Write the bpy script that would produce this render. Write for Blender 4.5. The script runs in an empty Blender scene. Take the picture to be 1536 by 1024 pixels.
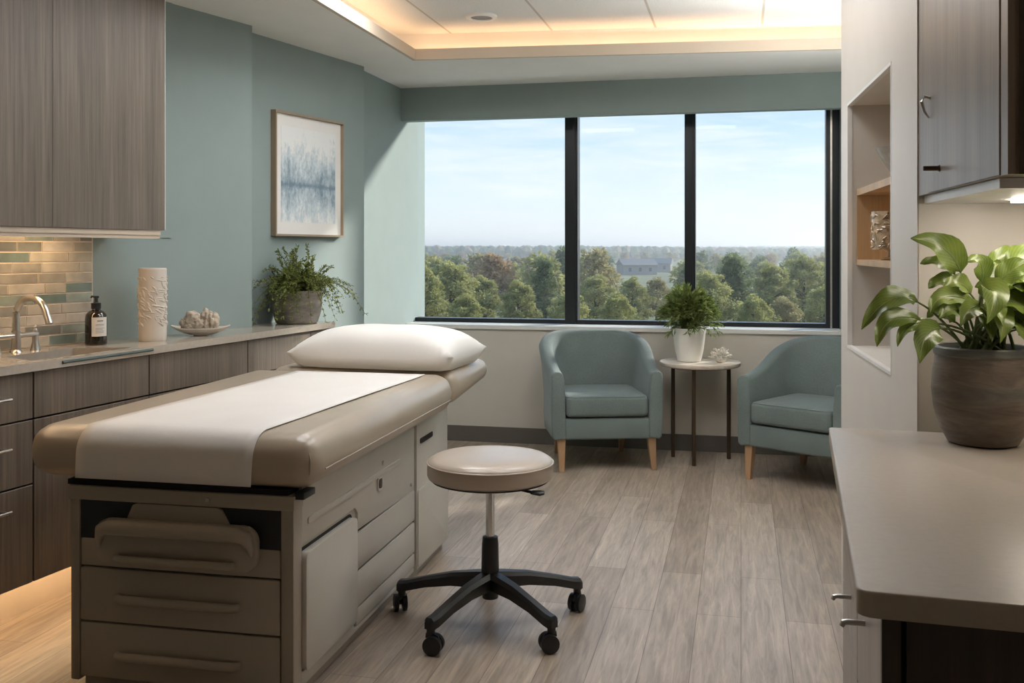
import bpy, bmesh, math, random
from mathutils import Vector, Matrix, noise as mnoise
R = math.radians
random.seed(7)
SC = bpy.context.scene
COL = SC.collection
EYE = 1.31

# ------------------------------------------------------------------ helpers
def rnd(a, b): return random.uniform(a, b)
def NB(): return bmesh.new()

def mk(name, bm, mat, parent=None, smooth=True, ang=35, kind=None):
    me = bpy.data.meshes.new(name)
    bmesh.ops.recalc_face_normals(bm, faces=bm.faces[:])
    bm.to_mesh(me); bm.free()
    for m in (mat if isinstance(mat, (list, tuple)) else [mat]): me.materials.append(m)
    if smooth:
        for p in me.polygons: p.use_smooth = True
        me.set_sharp_from_angle(angle=R(ang))
    o = bpy.data.objects.new(name, me); COL.objects.link(o)
    if parent: o.parent = parent
    if kind: o['kind'] = kind
    return o

def tag(o, label=None, cat=None, group=None, kind=None):
    if label: o['label'] = label
    if cat: o['category'] = cat
    if group: o['group'] = group
    if kind: o['kind'] = kind
    return o

def empty(name, loc, rz=0, label=None, cat=None, group=None, kind=None):
    o = bpy.data.objects.new(name, None); COL.objects.link(o)
    o.location = loc; o.rotation_euler = (0, 0, rz); o.empty_display_size = .05
    return tag(o, label, cat, group, kind)

def copy_tree(o, parent=None):
    c = o.copy(); COL.objects.link(c); c.parent = parent
    for ch in list(o.children): copy_tree(ch, c)
    return c

def box(bm, x0, y0, z0, x1, y1, z1, bev=0, seg=2, mi=0):
    vs = [bm.verts.new(p) for p in ((x0,y0,z0),(x1,y0,z0),(x1,y1,z0),(x0,y1,z0),(x0,y0,z1),(x1,y0,z1),(x1,y1,z1),(x0,y1,z1))]
    fs = [bm.faces.new([vs[i] for i in q]) for q in ((0,3,2,1),(4,5,6,7),(0,1,5,4),(1,2,6,5),(2,3,7,6),(3,0,4,7))]
    for f in fs: f.material_index = mi
    if bev:
        es = list({e for f in fs for e in f.edges})
        bmesh.ops.bevel(bm, geom=es, offset=bev, segments=seg, profile=.5, affect='EDGES', clamp_overlap=True)

def ring(bm, c, t, r, n, up=None):
    t = Vector(t).normalized()
    a = Vector((0,0,1)) if up is None else Vector(up)
    if abs(t.dot(a)) > .95: a = Vector((1,0,0))
    u = t.cross(a).normalized(); v = u.cross(t)
    if not isinstance(r, tuple): r = (r, r)
    return [bm.verts.new(Vector(c) + u*math.cos(2*math.pi*i/n)*r[0] + v*math.sin(2*math.pi*i/n)*r[1]) for i in range(n)]

def tube(bm, pts, rad, n=10, cap=True, up=None, mi=0):
    pts = [Vector(p) for p in pts]
    if not isinstance(rad, list): rad = [rad]*len(pts)
    prev = None; first = None
    for i, p in enumerate(pts):
        t = pts[min(i+1, len(pts)-1)] - pts[max(i-1, 0)]
        r = ring(bm, p, t, rad[i], n, up)
        if prev:
            for k in range(n):
                bm.faces.new((prev[k], prev[(k+1)%n], r[(k+1)%n], r[k])).material_index = mi
        else: first = r
        prev = r
    if cap:
        bm.faces.new(first[::-1]).material_index = mi; bm.faces.new(prev).material_index = mi

def lathe(bm, prof, n=32, c=(0,0,0), mi=0, wob=0):
    rings = []
    for (r, z) in prof:
        if r < 1e-5: rings.append([bm.verts.new((c[0], c[1], c[2]+z))])
        else: rings.append([bm.verts.new((c[0]+r*math.cos(2*math.pi*i/n), c[1]+r*math.sin(2*math.pi*i/n), c[2]+z)) for i in range(n)])
    for a, b in zip(rings, rings[1:]):
        for k in range(n):
            k2 = (k+1) % n
            if len(a) == 1 and len(b) == 1: continue
            if len(a) == 1: f = bm.faces.new((a[0], b[k2], b[k]))
            elif len(b) == 1: f = bm.faces.new((a[k], a[k2], b[0]))
            else: f = bm.faces.new((a[k], a[k2], b[k2], b[k]))
            f.material_index = mi

def prism(bm, pts, z0, z1, holes=(), plane='xy', mi=0):
    """extruded polygon (with holes); plane 'xy' extrudes in z, 'xz' in y, 'yz' in x"""
    def P(a, b, c):
        return (a, b, c) if plane == 'xy' else ((a, c, b) if plane == 'xz' else (c, a, b))
    es = []
    for loop in [pts] + list(holes):
        vs = [bm.verts.new(P(p[0], p[1], z0)) for p in loop]
        for i in range(len(vs)): es.append(bm.edges.new((vs[i], vs[(i+1) % len(vs)])))
    if holes:
        g = bmesh.ops.triangle_fill(bm, use_beauty=True, use_dissolve=False, edges=es)['geom']
        fs = [f for f in g if isinstance(f, bmesh.types.BMFace)]
    else:
        seen = []
        for e in es:
            seen.append(e.verts[0])
        fs = [bm.faces.new([e.verts[0] for e in es])]
    ex = bmesh.ops.extrude_face_region(bm, geom=fs, use_keep_orig=True)['geom']
    d = Vector(P(0, 0, z1 - z0))
    nv = [v for v in ex if isinstance(v, bmesh.types.BMVert)]
    for v in nv: v.co += d
    for f in fs + [x for x in ex if isinstance(x, bmesh.types.BMFace)]: f.material_index = mi

def rrect(x0, y0, x1, y1, r, n=5):
    out = []
    for cx, cy, a0 in ((x1-r, y1-r, 0), (x0+r, y1-r, 90), (x0+r, y0+r, 180), (x1-r, y0+r, 270)):
        for i in range(n+1):
            a = R(a0 + 90*i/n); out.append((cx + r*math.cos(a), cy + r*math.sin(a)))
    return out

def bez(p0, p1, p2, n):
    p0, p1, p2 = Vector(p0), Vector(p1), Vector(p2)
    return [p0*(1-t)**2 + p1*2*t*(1-t) + p2*t*t for t in [i/n for i in range(n+1)]]

# ------------------------------------------------------------------ materials
def newmat(name):
    m = bpy.data.materials.new(name); m.use_nodes = True
    nt = m.node_tree; b = nt.nodes['Principled BSDF']
    return m, nt, b

def setp(b, **k):
    for a, v in k.items():
        b.inputs[a.replace('_', ' ')].default_value = v

def coords(nt, scale=(1,1,1), rot=(0,0,0), loc=(0,0,0), out='Object'):
    tc = nt.nodes.new('ShaderNodeTexCoord'); mp = nt.nodes.new('ShaderNodeMapping')
    mp.inputs['Scale'].default_value = scale; mp.inputs['Rotation'].default_value = rot; mp.inputs['Location'].default_value = loc
    nt.links.new(tc.outputs[out], mp.inputs['Vector']); return mp.outputs['Vector']

def noise_tex(nt, vec, scale=5, detail=3, rough=.5, dist=0):
    n = nt.nodes.new('ShaderNodeTexNoise')
    n.inputs['Scale'].default_value = scale; n.inputs['Detail'].default_value = detail
    n.inputs['Roughness'].default_value = rough; n.inputs['Distortion'].default_value = dist
    nt.links.new(vec, n.inputs['Vector']); return n.outputs['Fac']

def ramp(nt, fac, stops):
    r = nt.nodes.new('ShaderNodeValToRGB'); e = r.color_ramp.elements
    while len(e) < len(stops): e.new(.5)
    for el, (p, c) in zip(e, stops):
        el.position = p; el.color = (*c, 1) if len(c) == 3 else c
    nt.links.new(fac, r.inputs['Fac']); return r.outputs['Color']

def bump(nt, b, fac, strength=.2, dist=.01):
    n = nt.nodes.new('ShaderNodeBump'); n.inputs['Strength'].default_value = strength; n.inputs['Distance'].default_value = dist
    nt.links.new(fac, n.inputs['Height']); nt.links.new(n.outputs['Normal'], b.inputs['Normal'])

def mixc(nt, fac, a, b, blend='MIX'):
    m = nt.nodes.new('ShaderNodeMix'); m.data_type = 'RGBA'; m.blend_type = blend
    if isinstance(fac, (int, float)): m.inputs['Factor'].default_value = fac
    else: nt.links.new(fac, m.inputs['Factor'])
    for sock, v in ((6, a), (7, b)):
        if isinstance(v, tuple): m.inputs[sock].default_value = (*v, 1)
        else: nt.links.new(v, m.inputs[sock])
    return m.outputs[2]

def plain(name, c, rough=.5, metal=0, var=.06, scale=6, bmp=0, bscale=200, spec=.5, coat=0):
    m, nt, b = newmat(name)
    v = coords(nt)
    f = noise_tex(nt, v, scale, 3)
    d = tuple(x*(1-var) for x in c); l = tuple(min(1, x*(1+var)) for x in c)
    nt.links.new(ramp(nt, f, [(.3, d), (.7, l)]), b.inputs['Base Color'])
    setp(b, Roughness=rough, Metallic=metal, Specular_IOR_Level=spec, Coat_Weight=coat)
    if bmp: bump(nt, b, noise_tex(nt, v, bscale, 2), bmp, .003)
    return m

def emit(name, c, s):
    m, nt, b = newmat(name)
    setp(b, Base_Color=(*c, 1), Emission_Color=(*c, 1), Emission_Strength=s, Roughness=.6)
    return m

def laminate(name, dark, light, rough=.42):
    m, nt, b = newmat(name)
    v = coords(nt, (30, 30, .8)); f = noise_tex(nt, v, 3.0, 6, .65)
    v2 = coords(nt, (5, 5, .25)); f2 = noise_tex(nt, v2, 2.0, 3, .5)
    c1 = ramp(nt, f, [(.28, dark), (.72, light)])
    c2 = ramp(nt, f2, [(.3, (.78, .78, .78)), (.7, (1.12, 1.1, 1.08))])
    nt.links.new(mixc(nt, 1.0, c1, c2, 'MULTIPLY'), b.inputs['Base Color'])
    setp(b, Roughness=rough, Specular_IOR_Level=.45); bump(nt, b, f, .06, .002)
    return m

def fabric(name, c):
    m, nt, b = newmat(name)
    v = coords(nt)
    f = noise_tex(nt, v, 420, 2, .6); f2 = noise_tex(nt, v, 6, 3)
    c1 = ramp(nt, f, [(.3, tuple(x*.72 for x in c)), (.7, tuple(x*1.2 for x in c))])
    c2 = ramp(nt, f2, [(.3, (.92,.92,.92)), (.7, (1.06,1.06,1.06))])
    nt.links.new(mixc(nt, 1.0, c1, c2, 'MULTIPLY'), b.inputs['Base Color'])
    setp(b, Roughness=.85, Sheen_Weight=.25, Sheen_Roughness=.4, Specular_IOR_Level=.25); bump(nt, b, f, .25, .002)
    return m

def vinyl(name, c):
    m, nt, b = newmat(name)
    v = coords(nt); f = noise_tex(nt, v, 260, 3, .6)
    nt.links.new(ramp(nt, noise_tex(nt, v, 5, 2), [(.3, tuple(x*.95 for x in c)), (.7, tuple(x*1.05 for x in c))]), b.inputs['Base Color'])
    setp(b, Roughness=.36, Specular_IOR_Level=.5, Coat_Weight=.35, Coat_Roughness=.22); bump(nt, b, f, .08, .001)
    return m

def leafmat(name, dark, light, scale=20, trans=.25, rough=.4):
    m, nt, b = newmat(name)
    v = coords(nt)
    c = ramp(nt, noise_tex(nt, v, scale, 3), [(.3, dark), (.7, light)])
    nt.links.new(c, b.inputs['Base Color']); setp(b, Roughness=rough, Specular_IOR_Level=.4)
    t = nt.nodes.new('ShaderNodeBsdfTranslucent'); nt.links.new(c, t.inputs['Color'])
    mx = nt.nodes.new('ShaderNodeMixShader'); mx.inputs['Fac'].default_value = trans
    nt.links.new(b.outputs[0], mx.inputs[1]); nt.links.new(t.outputs[0], mx.inputs[2])
    nt.links.new(mx.outputs[0], nt.nodes['Material Output'].inputs['Surface'])
    return m

def floor_mat():
    m, nt, b = newmat('oak_plank_floor')
    v = coords(nt, (1,1,1), (0, 0, R(90)))
    br = nt.nodes.new('ShaderNodeTexBrick'); nt.links.new(v, br.inputs['Vector'])
    br.offset = .37; br.inputs['Scale'].default_value = 1
    br.inputs['Brick Width'].default_value = 1.22; br.inputs['Row Height'].default_value = .155
    br.inputs['Mortar Size'].default_value = .0012; br.inputs['Mortar Smooth'].default_value = .1; br.inputs['Bias'].default_value = 0
    br.inputs['Color1'].default_value = (.33, .268, .212, 1); br.inputs['Color2'].default_value = (.46, .388, .315, 1)
    br.inputs['Mortar'].default_value = (.17, .13, .10, 1)
    g = noise_tex(nt, coords(nt, (17, 1.2, 1)), 3, 7, .66, .9)
    g2 = noise_tex(nt, coords(nt, (7, .7, 1)), 2, 4, .6, 1.2)
    c = mixc(nt, 1.0, br.outputs['Color'], ramp(nt, g, [(.25, (.60,.58,.56)), (.75, (1.32,1.31,1.30))]), 'MULTIPLY')
    c = mixc(nt, 1.0, c, ramp(nt, g2, [(.3, (.82,.81,.80)), (.7, (1.14,1.14,1.14))]), 'MULTIPLY')
    nt.links.new(c, b.inputs['Base Color'])
    setp(b, Roughness=.36, Specular_IOR_Level=.5); bump(nt, b, g, .06, .002)
    return m

def tile_ceiling_mat():
    m, nt, b = newmat('acoustic_tile')
    v = coords(nt, (1,1,1))
    br = nt.nodes.new('ShaderNodeTexBrick'); nt.links.new(v, br.inputs['Vector'])
    br.offset = 0; br.inputs['Scale'].default_value = 1
    br.inputs['Brick Width'].default_value = .6; br.inputs['Row Height'].default_value = 1.2
    br.inputs['Mortar Size'].default_value = .007; br.inputs['Bias'].default_value = -1
    br.inputs['Color1'].default_value = (.80,.78,.75,1); br.inputs['Color2'].default_value = (.80,.78,.75,1)
    br.inputs['Mortar'].default_value = (.55,.50,.44,1)
    f = noise_tex(nt, v, 120, 3, .7)
    c = mixc(nt, 1.0, br.outputs['Color'], ramp(nt, f, [(.3, (.9,.9,.9)), (.6, (1.03,1.03,1.03))]), 'MULTIPLY')
    nt.links.new(c, b.inputs['Base Color']); setp(b, Roughness=.9); bump(nt, b, f, .15, .003)
    return m

def glass_pane_mat():
    m, nt, b = newmat('window_glass')
    t = nt.nodes.new('ShaderNodeBsdfTransparent'); t.inputs['Color'].default_value = (.97,.985,.98,1)
    g = nt.nodes.new('ShaderNodeBsdfGlossy'); g.inputs['Roughness'].default_value = .02
    lw = nt.nodes.new('ShaderNodeLayerWeight'); lw.inputs['Blend'].default_value = .5
    pw = nt.nodes.new('ShaderNodeMath'); pw.operation = 'POWER'; pw.inputs[1].default_value = 4; nt.links.new(lw.outputs['Facing'], pw.inputs[0])
    fr = nt.nodes.new('ShaderNodeMath'); fr.operation = 'MULTIPLY_ADD'; fr.inputs[1].default_value = .25; fr.inputs[2].default_value = .006; nt.links.new(pw.outputs[0], fr.inputs[0])
    mx = nt.nodes.new('ShaderNodeMixShader')
    nt.links.new(fr.outputs[0], mx.inputs['Fac']); nt.links.new(t.outputs[0], mx.inputs[1]); nt.links.new(g.outputs[0], mx.inputs[2])
    nt.links.new(mx.outputs[0], nt.nodes['Material Output'].inputs['Surface']); nt.nodes.remove(b)
    return m

def print_mat():
    """misty tree line mirrored in water, blue grey on white; local x across, z up, horizon z=0"""
    m, nt, b = newmat('watercolour_print')
    tc = nt.nodes.new('ShaderNodeTexCoord'); sp = nt.nodes.new('ShaderNodeSeparateXYZ'); nt.links.new(tc.outputs['Object'], sp.inputs[0])
    def mth(op, a, bb=None):
        n = nt.nodes.new('ShaderNodeMath'); n.operation = op
        for i, x in enumerate((a, bb)):
            if x is None: continue
            if isinstance(x, (int, float)): n.inputs[i].default_value = x
            else: nt.links.new(x, n.inputs[i])
        return n.outputs[0]
    az = mth('ABSOLUTE', sp.outputs['Z'])
    cb = nt.nodes.new('ShaderNodeCombineXYZ'); nt.links.new(sp.outputs['Y'], cb.inputs['X']); nt.links.new(az, cb.inputs['Z'])
    mp = nt.nodes.new('ShaderNodeMapping'); mp.inputs['Scale'].default_value = (9, 1, 4.2); nt.links.new(cb.outputs[0], mp.inputs['Vector'])
    n1 = noise_tex(nt, mp.outputs[0], 1.6, 6, .65)
    mp2 = nt.nodes.new('ShaderNodeMapping'); mp2.inputs['Scale'].default_value = (44, 44, 26); nt.links.new(tc.outputs['Object'], mp2.inputs['Vector'])
    n2 = noise_tex(nt, mp2.outputs[0], 1.2, 4, .7)
    fall = mth('SUBTRACT', 1.0, mth('MULTIPLY', az, 3.6))
    dens = mth('ADD', mth('MULTIPLY', fall, .75), mth('MULTIPLY', mth('SUBTRACT', n1, .5), 1.5))
    dens = mth('ADD', dens, mth('MULTIPLY', mth('SUBTRACT', n2, .5), 1.0))
    dens = mth('ADD', dens, mth('MAXIMUM', mth('SUBTRACT', .28, mth('MULTIPLY', az, 16.0)), 0.0))
    c = ramp(nt, dens, [(.12, (.80,.81,.80)), (.45, (.52,.60,.64)), (.75, (.30,.38,.44)), (1.0, (.17,.24,.30))])
    nt.links.new(c, b.inputs['Base Color']); setp(b, Roughness=.6)
    return m

def stone_pot_mat(name, a, b_, c_, sc=9):
    m, nt, b = newmat(name)
    f = noise_tex(nt, coords(nt, (1, 1, 2.2)), sc, 6, .7)
    nt.links.new(ramp(nt, f, [(.3, a), (.5, b_), (.72, c_)]), b.inputs['Base Color'])
    setp(b, Roughness=.7); bump(nt, b, f, .3, .004)
    return m

def glazed_pot_mat():
    m, nt, b = newmat('glazed_stoneware')
    f = noise_tex(nt, coords(nt, (3, 3, 16)), 2.2, 6, .7, .8)
    band = noise_tex(nt, coords(nt, (.4, .4, 9), loc=(0,0,.37)), 1.6, 2)
    brown = ramp(nt, f, [(.3, (.085,.065,.05)), (.55, (.16,.125,.095)), (.75, (.25,.205,.165))])
    teal = ramp(nt, f, [(.3, (.06,.075,.07)), (.7, (.15,.18,.17))])
    fac = ramp(nt, band, [(.50, (0,0,0)), (.64, (.8,.8,.8))])
    nt.links.new(mixc(nt, fac, brown, teal), b.inputs['Base Color'])
    setp(b, Roughness=.45); bump(nt, b, f, .35, .004)
    return m

M = {}
M['teal'] = plain('teal_wall_paint', (.265,.325,.312), .75, var=.02, bmp=.05, bscale=300)
M['beige'] = plain('warm_white_wall_paint', (.60,.555,.49), .7, var=.02, bmp=.05, bscale=300)
M['pier'] = plain('ivory_satin_paint', (.66,.62,.565), .42, var=.02)
M['ceil'] = plain('ceiling_paint', (.84,.82,.78), .8, var=.015)
M['lip'] = plain('cove_shade_tan', (.56,.47,.37), .6, var=.02)  # tan paints warm shade into the cove lip; reused under the left wall cabinet
M['tiles'] = tile_ceiling_mat()
M['floor'] = floor_mat()
M['base'] = plain('grey_brown_vinyl_base', (.125,.11,.095), .55)
M['sill'] = plain('white_sill', (.74,.73,.70), .35, var=.02)
M['dark_alu'] = plain('dark_bronze_aluminium', (.018,.021,.025), .35, metal=.3, var=.05)
M['glass'] = glass_pane_mat()
M['lam'] = laminate('grey_oak_laminate', (.115,.093,.072), (.23,.192,.153))
M['lam_r'] = laminate('pale_grey_oak_laminate', (.22,.185,.155), (.31,.27,.235), .35)
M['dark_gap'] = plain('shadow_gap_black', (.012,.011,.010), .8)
M['lam_dark'] = laminate('dark_oak_end_panel', (.050,.038,.029), (.085,.065,.05))
M['quartz'] = plain('beige_quartz', (.42,.37,.31), .15, var=.05, scale=60)
M['quartz_r'] = plain('warm_grey_solid_surface', (.43,.375,.315), .34, var=.035, scale=70)
M['kick'] = plain('beige_plinth', (.55,.46,.37), .5)
M['steel'] = plain('brushed_steel', (.62,.60,.57), .28, metal=1, var=.05, scale=40)
M['sink'] = plain('sink_steel', (.26,.235,.21), .42, metal=.9)
M['tealglass'] = plain('teal_glass_edge', (.06,.105,.11), .12, var=.1, coat=.5)
M['grout'] = plain('pale_grout', (.68,.61,.53), .8)
TILE = [plain('glass_tile_%s' % n, c, .14, var=.22, scale=14, coat=.3) for n, c in (
    ('sand', (.43,.40,.34)), ('taupe', (.30,.285,.25)), ('sage', (.28,.325,.285)), ('teal', (.17,.225,.21)), ('smoke', (.19,.195,.18)), ('pearl', (.50,.47,.42)))]
M['amber'] = plain('dark_amber_glass', (.014,.009,.005), .08, var=.1, coat=.6)
M['blackpl'] = plain('black_plastic', (.012,.012,.013), .38, bmp=.05)
M['label'] = plain('cream_label', (.68,.65,.60), .6, var=.02)
M['ink'] = plain('label_ink', (.08,.08,.08), .6)
M['ceramic'] = plain('cream_ceramic', (.64,.58,.51), .32, var=.03)
M['white_cer'] = plain('white_ceramic', (.78,.75,.70), .3, var=.015)
M['coral'] = plain('sandy_coral', (.50,.42,.33), .75, var=.28, scale=45, bmp=.6, bscale=120)
M['coral_w'] = plain('white_coral', (.72,.67,.60), .7, var=.12, scale=60, bmp=.4, bscale=150)
M['frame'] = plain('champagne_frame', (.36,.27,.185), .35, metal=.35)
M['mat'] = plain('white_mat_board', (.80,.78,.75), .75, var=.01)
M['print'] = print_mat()
M['vinyl'] = vinyl('tan_vinyl', (.45,.38,.295))
M['vinyl_s'] = vinyl('beige_stool_vinyl', (.50,.42,.345))
M['paint'] = plain('greige_enamel', (.54,.51,.455), .3, var=.02)
M['paint_shaded'] = plain('greige_enamel_shaded', (.36,.315,.255), .36, var=.02)  # same enamel, darkened to put the shade of the table front into the colour
M['paper'] = plain('exam_paper', (.80,.775,.745), .6, var=.015, bmp=.06, bscale=60)
M['cotton'] = plain('white_cotton', (.84,.82,.79), .85, var=.01, bmp=.08, bscale=500)
M['chrome'] = plain('chrome', (.70,.70,.70), .12, metal=1)
M['fab'] = fabric('teal_tweed', (.165,.202,.194))
M['legwood'] = laminate('beech_leg', (.34,.20,.11), (.47,.30,.175), .4)
M['travertine'] = plain('pale_stone_top', (.66,.575,.48), .4, var=.08, scale=25)
M['bronze'] = plain('antique_bronze', (.085,.06,.038), .4, metal=.7)
M['soil'] = plain('potting_soil', (.02,.014,.01), .95, var=.4, scale=60, bmp=.8, bscale=80)
M['stone_pot'] = stone_pot_mat('weathered_stone', (.11,.095,.08), (.20,.175,.15), (.30,.27,.235))
M['glazed'] = glazed_pot_mat()
M['leaf_trail'] = leafmat('trailing_leaf', (.075,.11,.022), (.33,.37,.10), 30, .35)
M['leaf_grass'] = leafmat('bushy_leaf', (.08,.13,.025), (.36,.42,.15), 26, .35)
M['stem'] = plain('plant_stem', (.10,.14,.035), .55, var=.2)
M['stem_br'] = plain('brown_stem', (.08,.065,.03), .7, var=.2)
M['wood_box'] = laminate('oak_veneer', (.42,.28,.155), (.54,.38,.23))
M['textglass'] = plain('amber_textured_glass', (.55,.42,.28), .12, var=.4, scale=50, bmp=.9, bscale=45, coat=.4)
M['bowlglass'] = plain('silvered_glass', (.55,.53,.50), .12, var=.2, scale=30, metal=.3, bmp=.3, bscale=60)
M['trimwhite'] = plain('white_metal_trim', (.80,.79,.77), .3)
M['led'] = emit('warm_led', (1.0,.66,.38), 6.5)
M['led_u'] = emit('warm_led_cabinet', (1.0,.68,.38), 30)
M['led_n'] = emit('neutral_led_cabinet', (1.0,.90,.78), 42)
M['puck'] = emit('warm_puck', (1.0,.72,.42), 22)
M['fill_panel'] = emit('fill_panel_diffuser', (.985,.99,1.0), 10.3)
M['uplight'] = emit('fill_uplighter_glow', (1.0,.99,.97), 250)
M['grille'] = plain('grey_grille', (.33,.32,.31), .7)

# ------------------------------------------------------------------ room frame
TH = R(12.9)
EX = Vector((math.cos(TH), -math.sin(TH))); EY = Vector((math.sin(TH), math.cos(TH)))
B0 = Vector((0, 6.803))
def bw(s, d): p = B0 + EX*s + EY*d; return (p.x, p.y)
ZC = 2.42; ZT = 2.60
S_L, S_R = -.757, 2.75

# floor
f = empty('floor_origin', (0,0,0)); bpy.data.objects.remove(f)
bm = NB(); box(bm, -4.2, -2.6, -.06, 4.2, 8.2, 0)
fl = mk('floor', bm, M['floor'], smooth=False, kind='structure'); fl.rotation_euler = (0,0,-TH)

# left wall: A (kitchen run), B (picture), C (by the window)
def A(y): return -4.0095 + .55*y
def Bx(y): return -3.678 + .46*y
aE = (A(4.95), 4.95)
bm = NB(); prism(bm, [(A(2.6), 2.6), aE, (aE[0]-.30, 5.09), (A(2.6)-.3, 2.75)], 0, ZT)
mk('wall_left', bm, M['teal'], smooth=False, kind='structure')
bm = NB(); prism(bm, [(Bx(4.88), 4.88), (Bx(6.05), 6.05), (Bx(6.05)-.25, 6.11), (Bx(4.88)-.25, 4.99)], 0, ZT)
mk('wall_left_alcove', bm, M['teal'], smooth=False, kind='structure')
bm = NB(); prism(bm, [bw(S_L, -1.05), bw(S_L, .42), bw(S_L-.2, .42), bw(S_L-.2, -1.05)], 0, ZT)
mk('wall_left_window', bm, M['teal'], smooth=False, kind='structure')
bm = NB(); prism(bm, [(-2.58, -1.7), (A(2.6), 2.62), (A(2.6)-.2, 2.62), (-2.78, -1.7)], 0, ZT)
mk('wall_left_near', bm, M['teal'], smooth=False, kind='structure')
bm = NB(); prism(bm, [(-2.7, -1.7), (2.0, -1.7), (2.0, -1.85), (-2.7, -1.85)], 0, ZT)
mk('wall_front', bm, M['beige'], smooth=False, kind='structure')

# back wall with the window opening
W0, W1, WZ0, WZ1 = S_L, 2.145, .80, 2.40
def backlocal(name, mat, bm, kind='structure'):
    o = mk(name, bm, mat, smooth=False, kind=kind); o.location = (B0.x, B0.y, 0); o.rotation_euler = (0,0,-TH); return o
bm = NB(); box(bm, S_L-.2, 0, 0, S_R+.2, .30, WZ0-.03)
backlocal('wall_back', M['beige'], bm)
bm = NB(); box(bm, W1, .0, WZ0-.03, S_R+.2, .30, ZT)
backlocal('wall_back_side', M['teal'], bm)
bm = NB(); box(bm, S_L, -.11, 2.195, S_R, -.03, ZT)
backlocal('wall_header', M['teal'], bm)
bm = NB(); box(bm, S_L-.2, 0, WZ1, W1, .30, ZT)
backlocal('wall_back_lintel', M['teal'], bm)
bm = NB(); box(bm, S_L, -.018, WZ0-.03, W1, .24, WZ0, .004)
backlocal('trim_1', M['sill'], bm)
bm = NB(); box(bm, S_L, -.012, 0, S_R, 0, .105)
backlocal('baseboard_back', M['base'], bm)

# window
win = empty('window_1', (B0.x, B0.y, 0), -TH, kind='structure')
FY0, FY1 = .20, .30
bm = NB()
prism(bm, [(W0-.06, WZ0), (W1, WZ0), (W1, WZ1), (W0-.06, WZ1)], FY0, FY1,
      holes=[[(W0-.03, WZ0+.028), (W1-.085, WZ0+.028), (W1-.085, WZ1-.03), (W0-.03, WZ1-.03)]], plane='xz')
mk('window_frame', bm, M['dark_alu'], win, smooth=False)
for s, w in ((.375, .088), (1.184, .072)):
    bm = NB(); box(bm, s-w/2, FY0-.012, WZ0, s+w/2-.014, FY1, WZ1-.03, .004)
    box(bm, s+w/2-.014, FY0+.0, WZ0, s+w/2, FY1, WZ1-.03)
    mk('mullion', bm, M['dark_alu'], win, smooth=False)
bm = NB(); box(bm, W1-.058, FY0-.008, WZ0+.002, W1-.047, FY0+.001, WZ1-.03); mk('jamb_bead', bm, M['steel'], win, smooth=False)
for a, b in ((W0-.03, .331), (.419, 1.148), (1.22, W1-.085)):
    bm = NB(); box(bm, a, .252, WZ0+.028, b, .258, WZ1-.03); mk('pane', bm, M['glass'], win, smooth=False)

# right: pier with a niche
PH = math.atan(.185)
pier_o = Vector((.976, 2.40))
def px_(y): return .532 + .185*y
PL = (3.687 - 2.40)/math.cos(PH)          # length of its room face
n0, n1 = (2.728-2.40)/math.cos(PH), (3.507-2.40)/math.cos(PH)
NZ0, NZ1, ND = .976, 1.816, .25
def pierlocal(name, mat, bm, kind='structure', **k):
    o = mk(name, bm, mat, smooth=False, kind=kind); o.location = (pier_o.x, pier_o.y, 0); o.rotation_euler = (0,0,-PH); return o
bm = NB()
prism(bm, [(0,0), (PL,0), (PL,ZT), (0,ZT)], 0, ND, holes=[[(n0,NZ0), (n1,NZ0), (n1,NZ1), (n0,NZ1)]], plane='yz')
pierlocal('wall_niche', M['pier'], bm)
bm = NB(); box(bm, ND, 0, 0, 1.35, PL, ZT); pierlocal('wall_niche_back', M['pier'], bm)
bm = NB()
prism(bm, [(n0-.008,NZ0-.008), (n1+.008,NZ0-.008), (n1+.008,NZ1+.008), (n0-.008,NZ1+.008)], -.004, .012, holes=[[(n0+.0015,NZ0+.0015), (n1-.0015,NZ0+.0015), (n1-.0015,NZ1-.0015), (n0+.0015,NZ1-.0015)]], plane='yz')
pierlocal('trim_2', M['trimwhite'], bm)
bm = NB(); box(bm, -.003, .002, .0, .0, n0-.004, ZT); pierlocal('trim_3', M['pier'], bm)
# right wall behind the counter, and the wall of the window bay
bm = NB(); box(bm, .37, -4.2, 0, .52, -.001, ZT); pierlocal('wall_right', M['pier'], bm)
bm = NB(); prism(bm, [bw(S_R, -3.2), bw(S_R, .3), bw(S_R+.2, .3), bw(S_R+.2, -3.2)], 0, ZT)
mk('wall_right_bay', bm, M['teal'], smooth=False, kind='structure')

# ceiling: soffit with tray, lip, cove wall, tiles
t_fl, t_fr, t_nl, t_nr = Vector((-.564,5.83)), Vector((2.05,5.487)), Vector((-1.72,.5)), Vector((1.25,.5))
tray = [t_nl, t_nr, t_fr, t_fl]
def offs(poly, d):
    out = []; n = len(poly)
    for i in range(n):
        p0, p1, p2 = poly[i-1], poly[i], poly[(i+1) % n]
        e1 = (p1-p0).normalized(); e2 = (p2-p1).normalized()
        n1_ = Vector((e1.y, -e1.x)); n2_ = Vector((e2.y, -e2.x))
        bis = (n1_+n2_); bis /= (1 + n1_.dot(n2_))
        out.append(p1 + bis*d)
    return out
outer = [Vector((-3.2,-1.85)), Vector((3.4,-1.85)), Vector(bw(3.0,.3)), Vector(bw(-1.2,.3))]
bm = NB(); prism(bm, outer, ZC, ZC+.02, holes=[offs(tray, .012)]); mk('ceiling', bm, M['ceil'], smooth=False, kind='structure')
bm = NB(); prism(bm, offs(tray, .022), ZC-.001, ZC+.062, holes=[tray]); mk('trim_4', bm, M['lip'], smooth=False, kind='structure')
o1 = offs(tray, .15)
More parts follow.
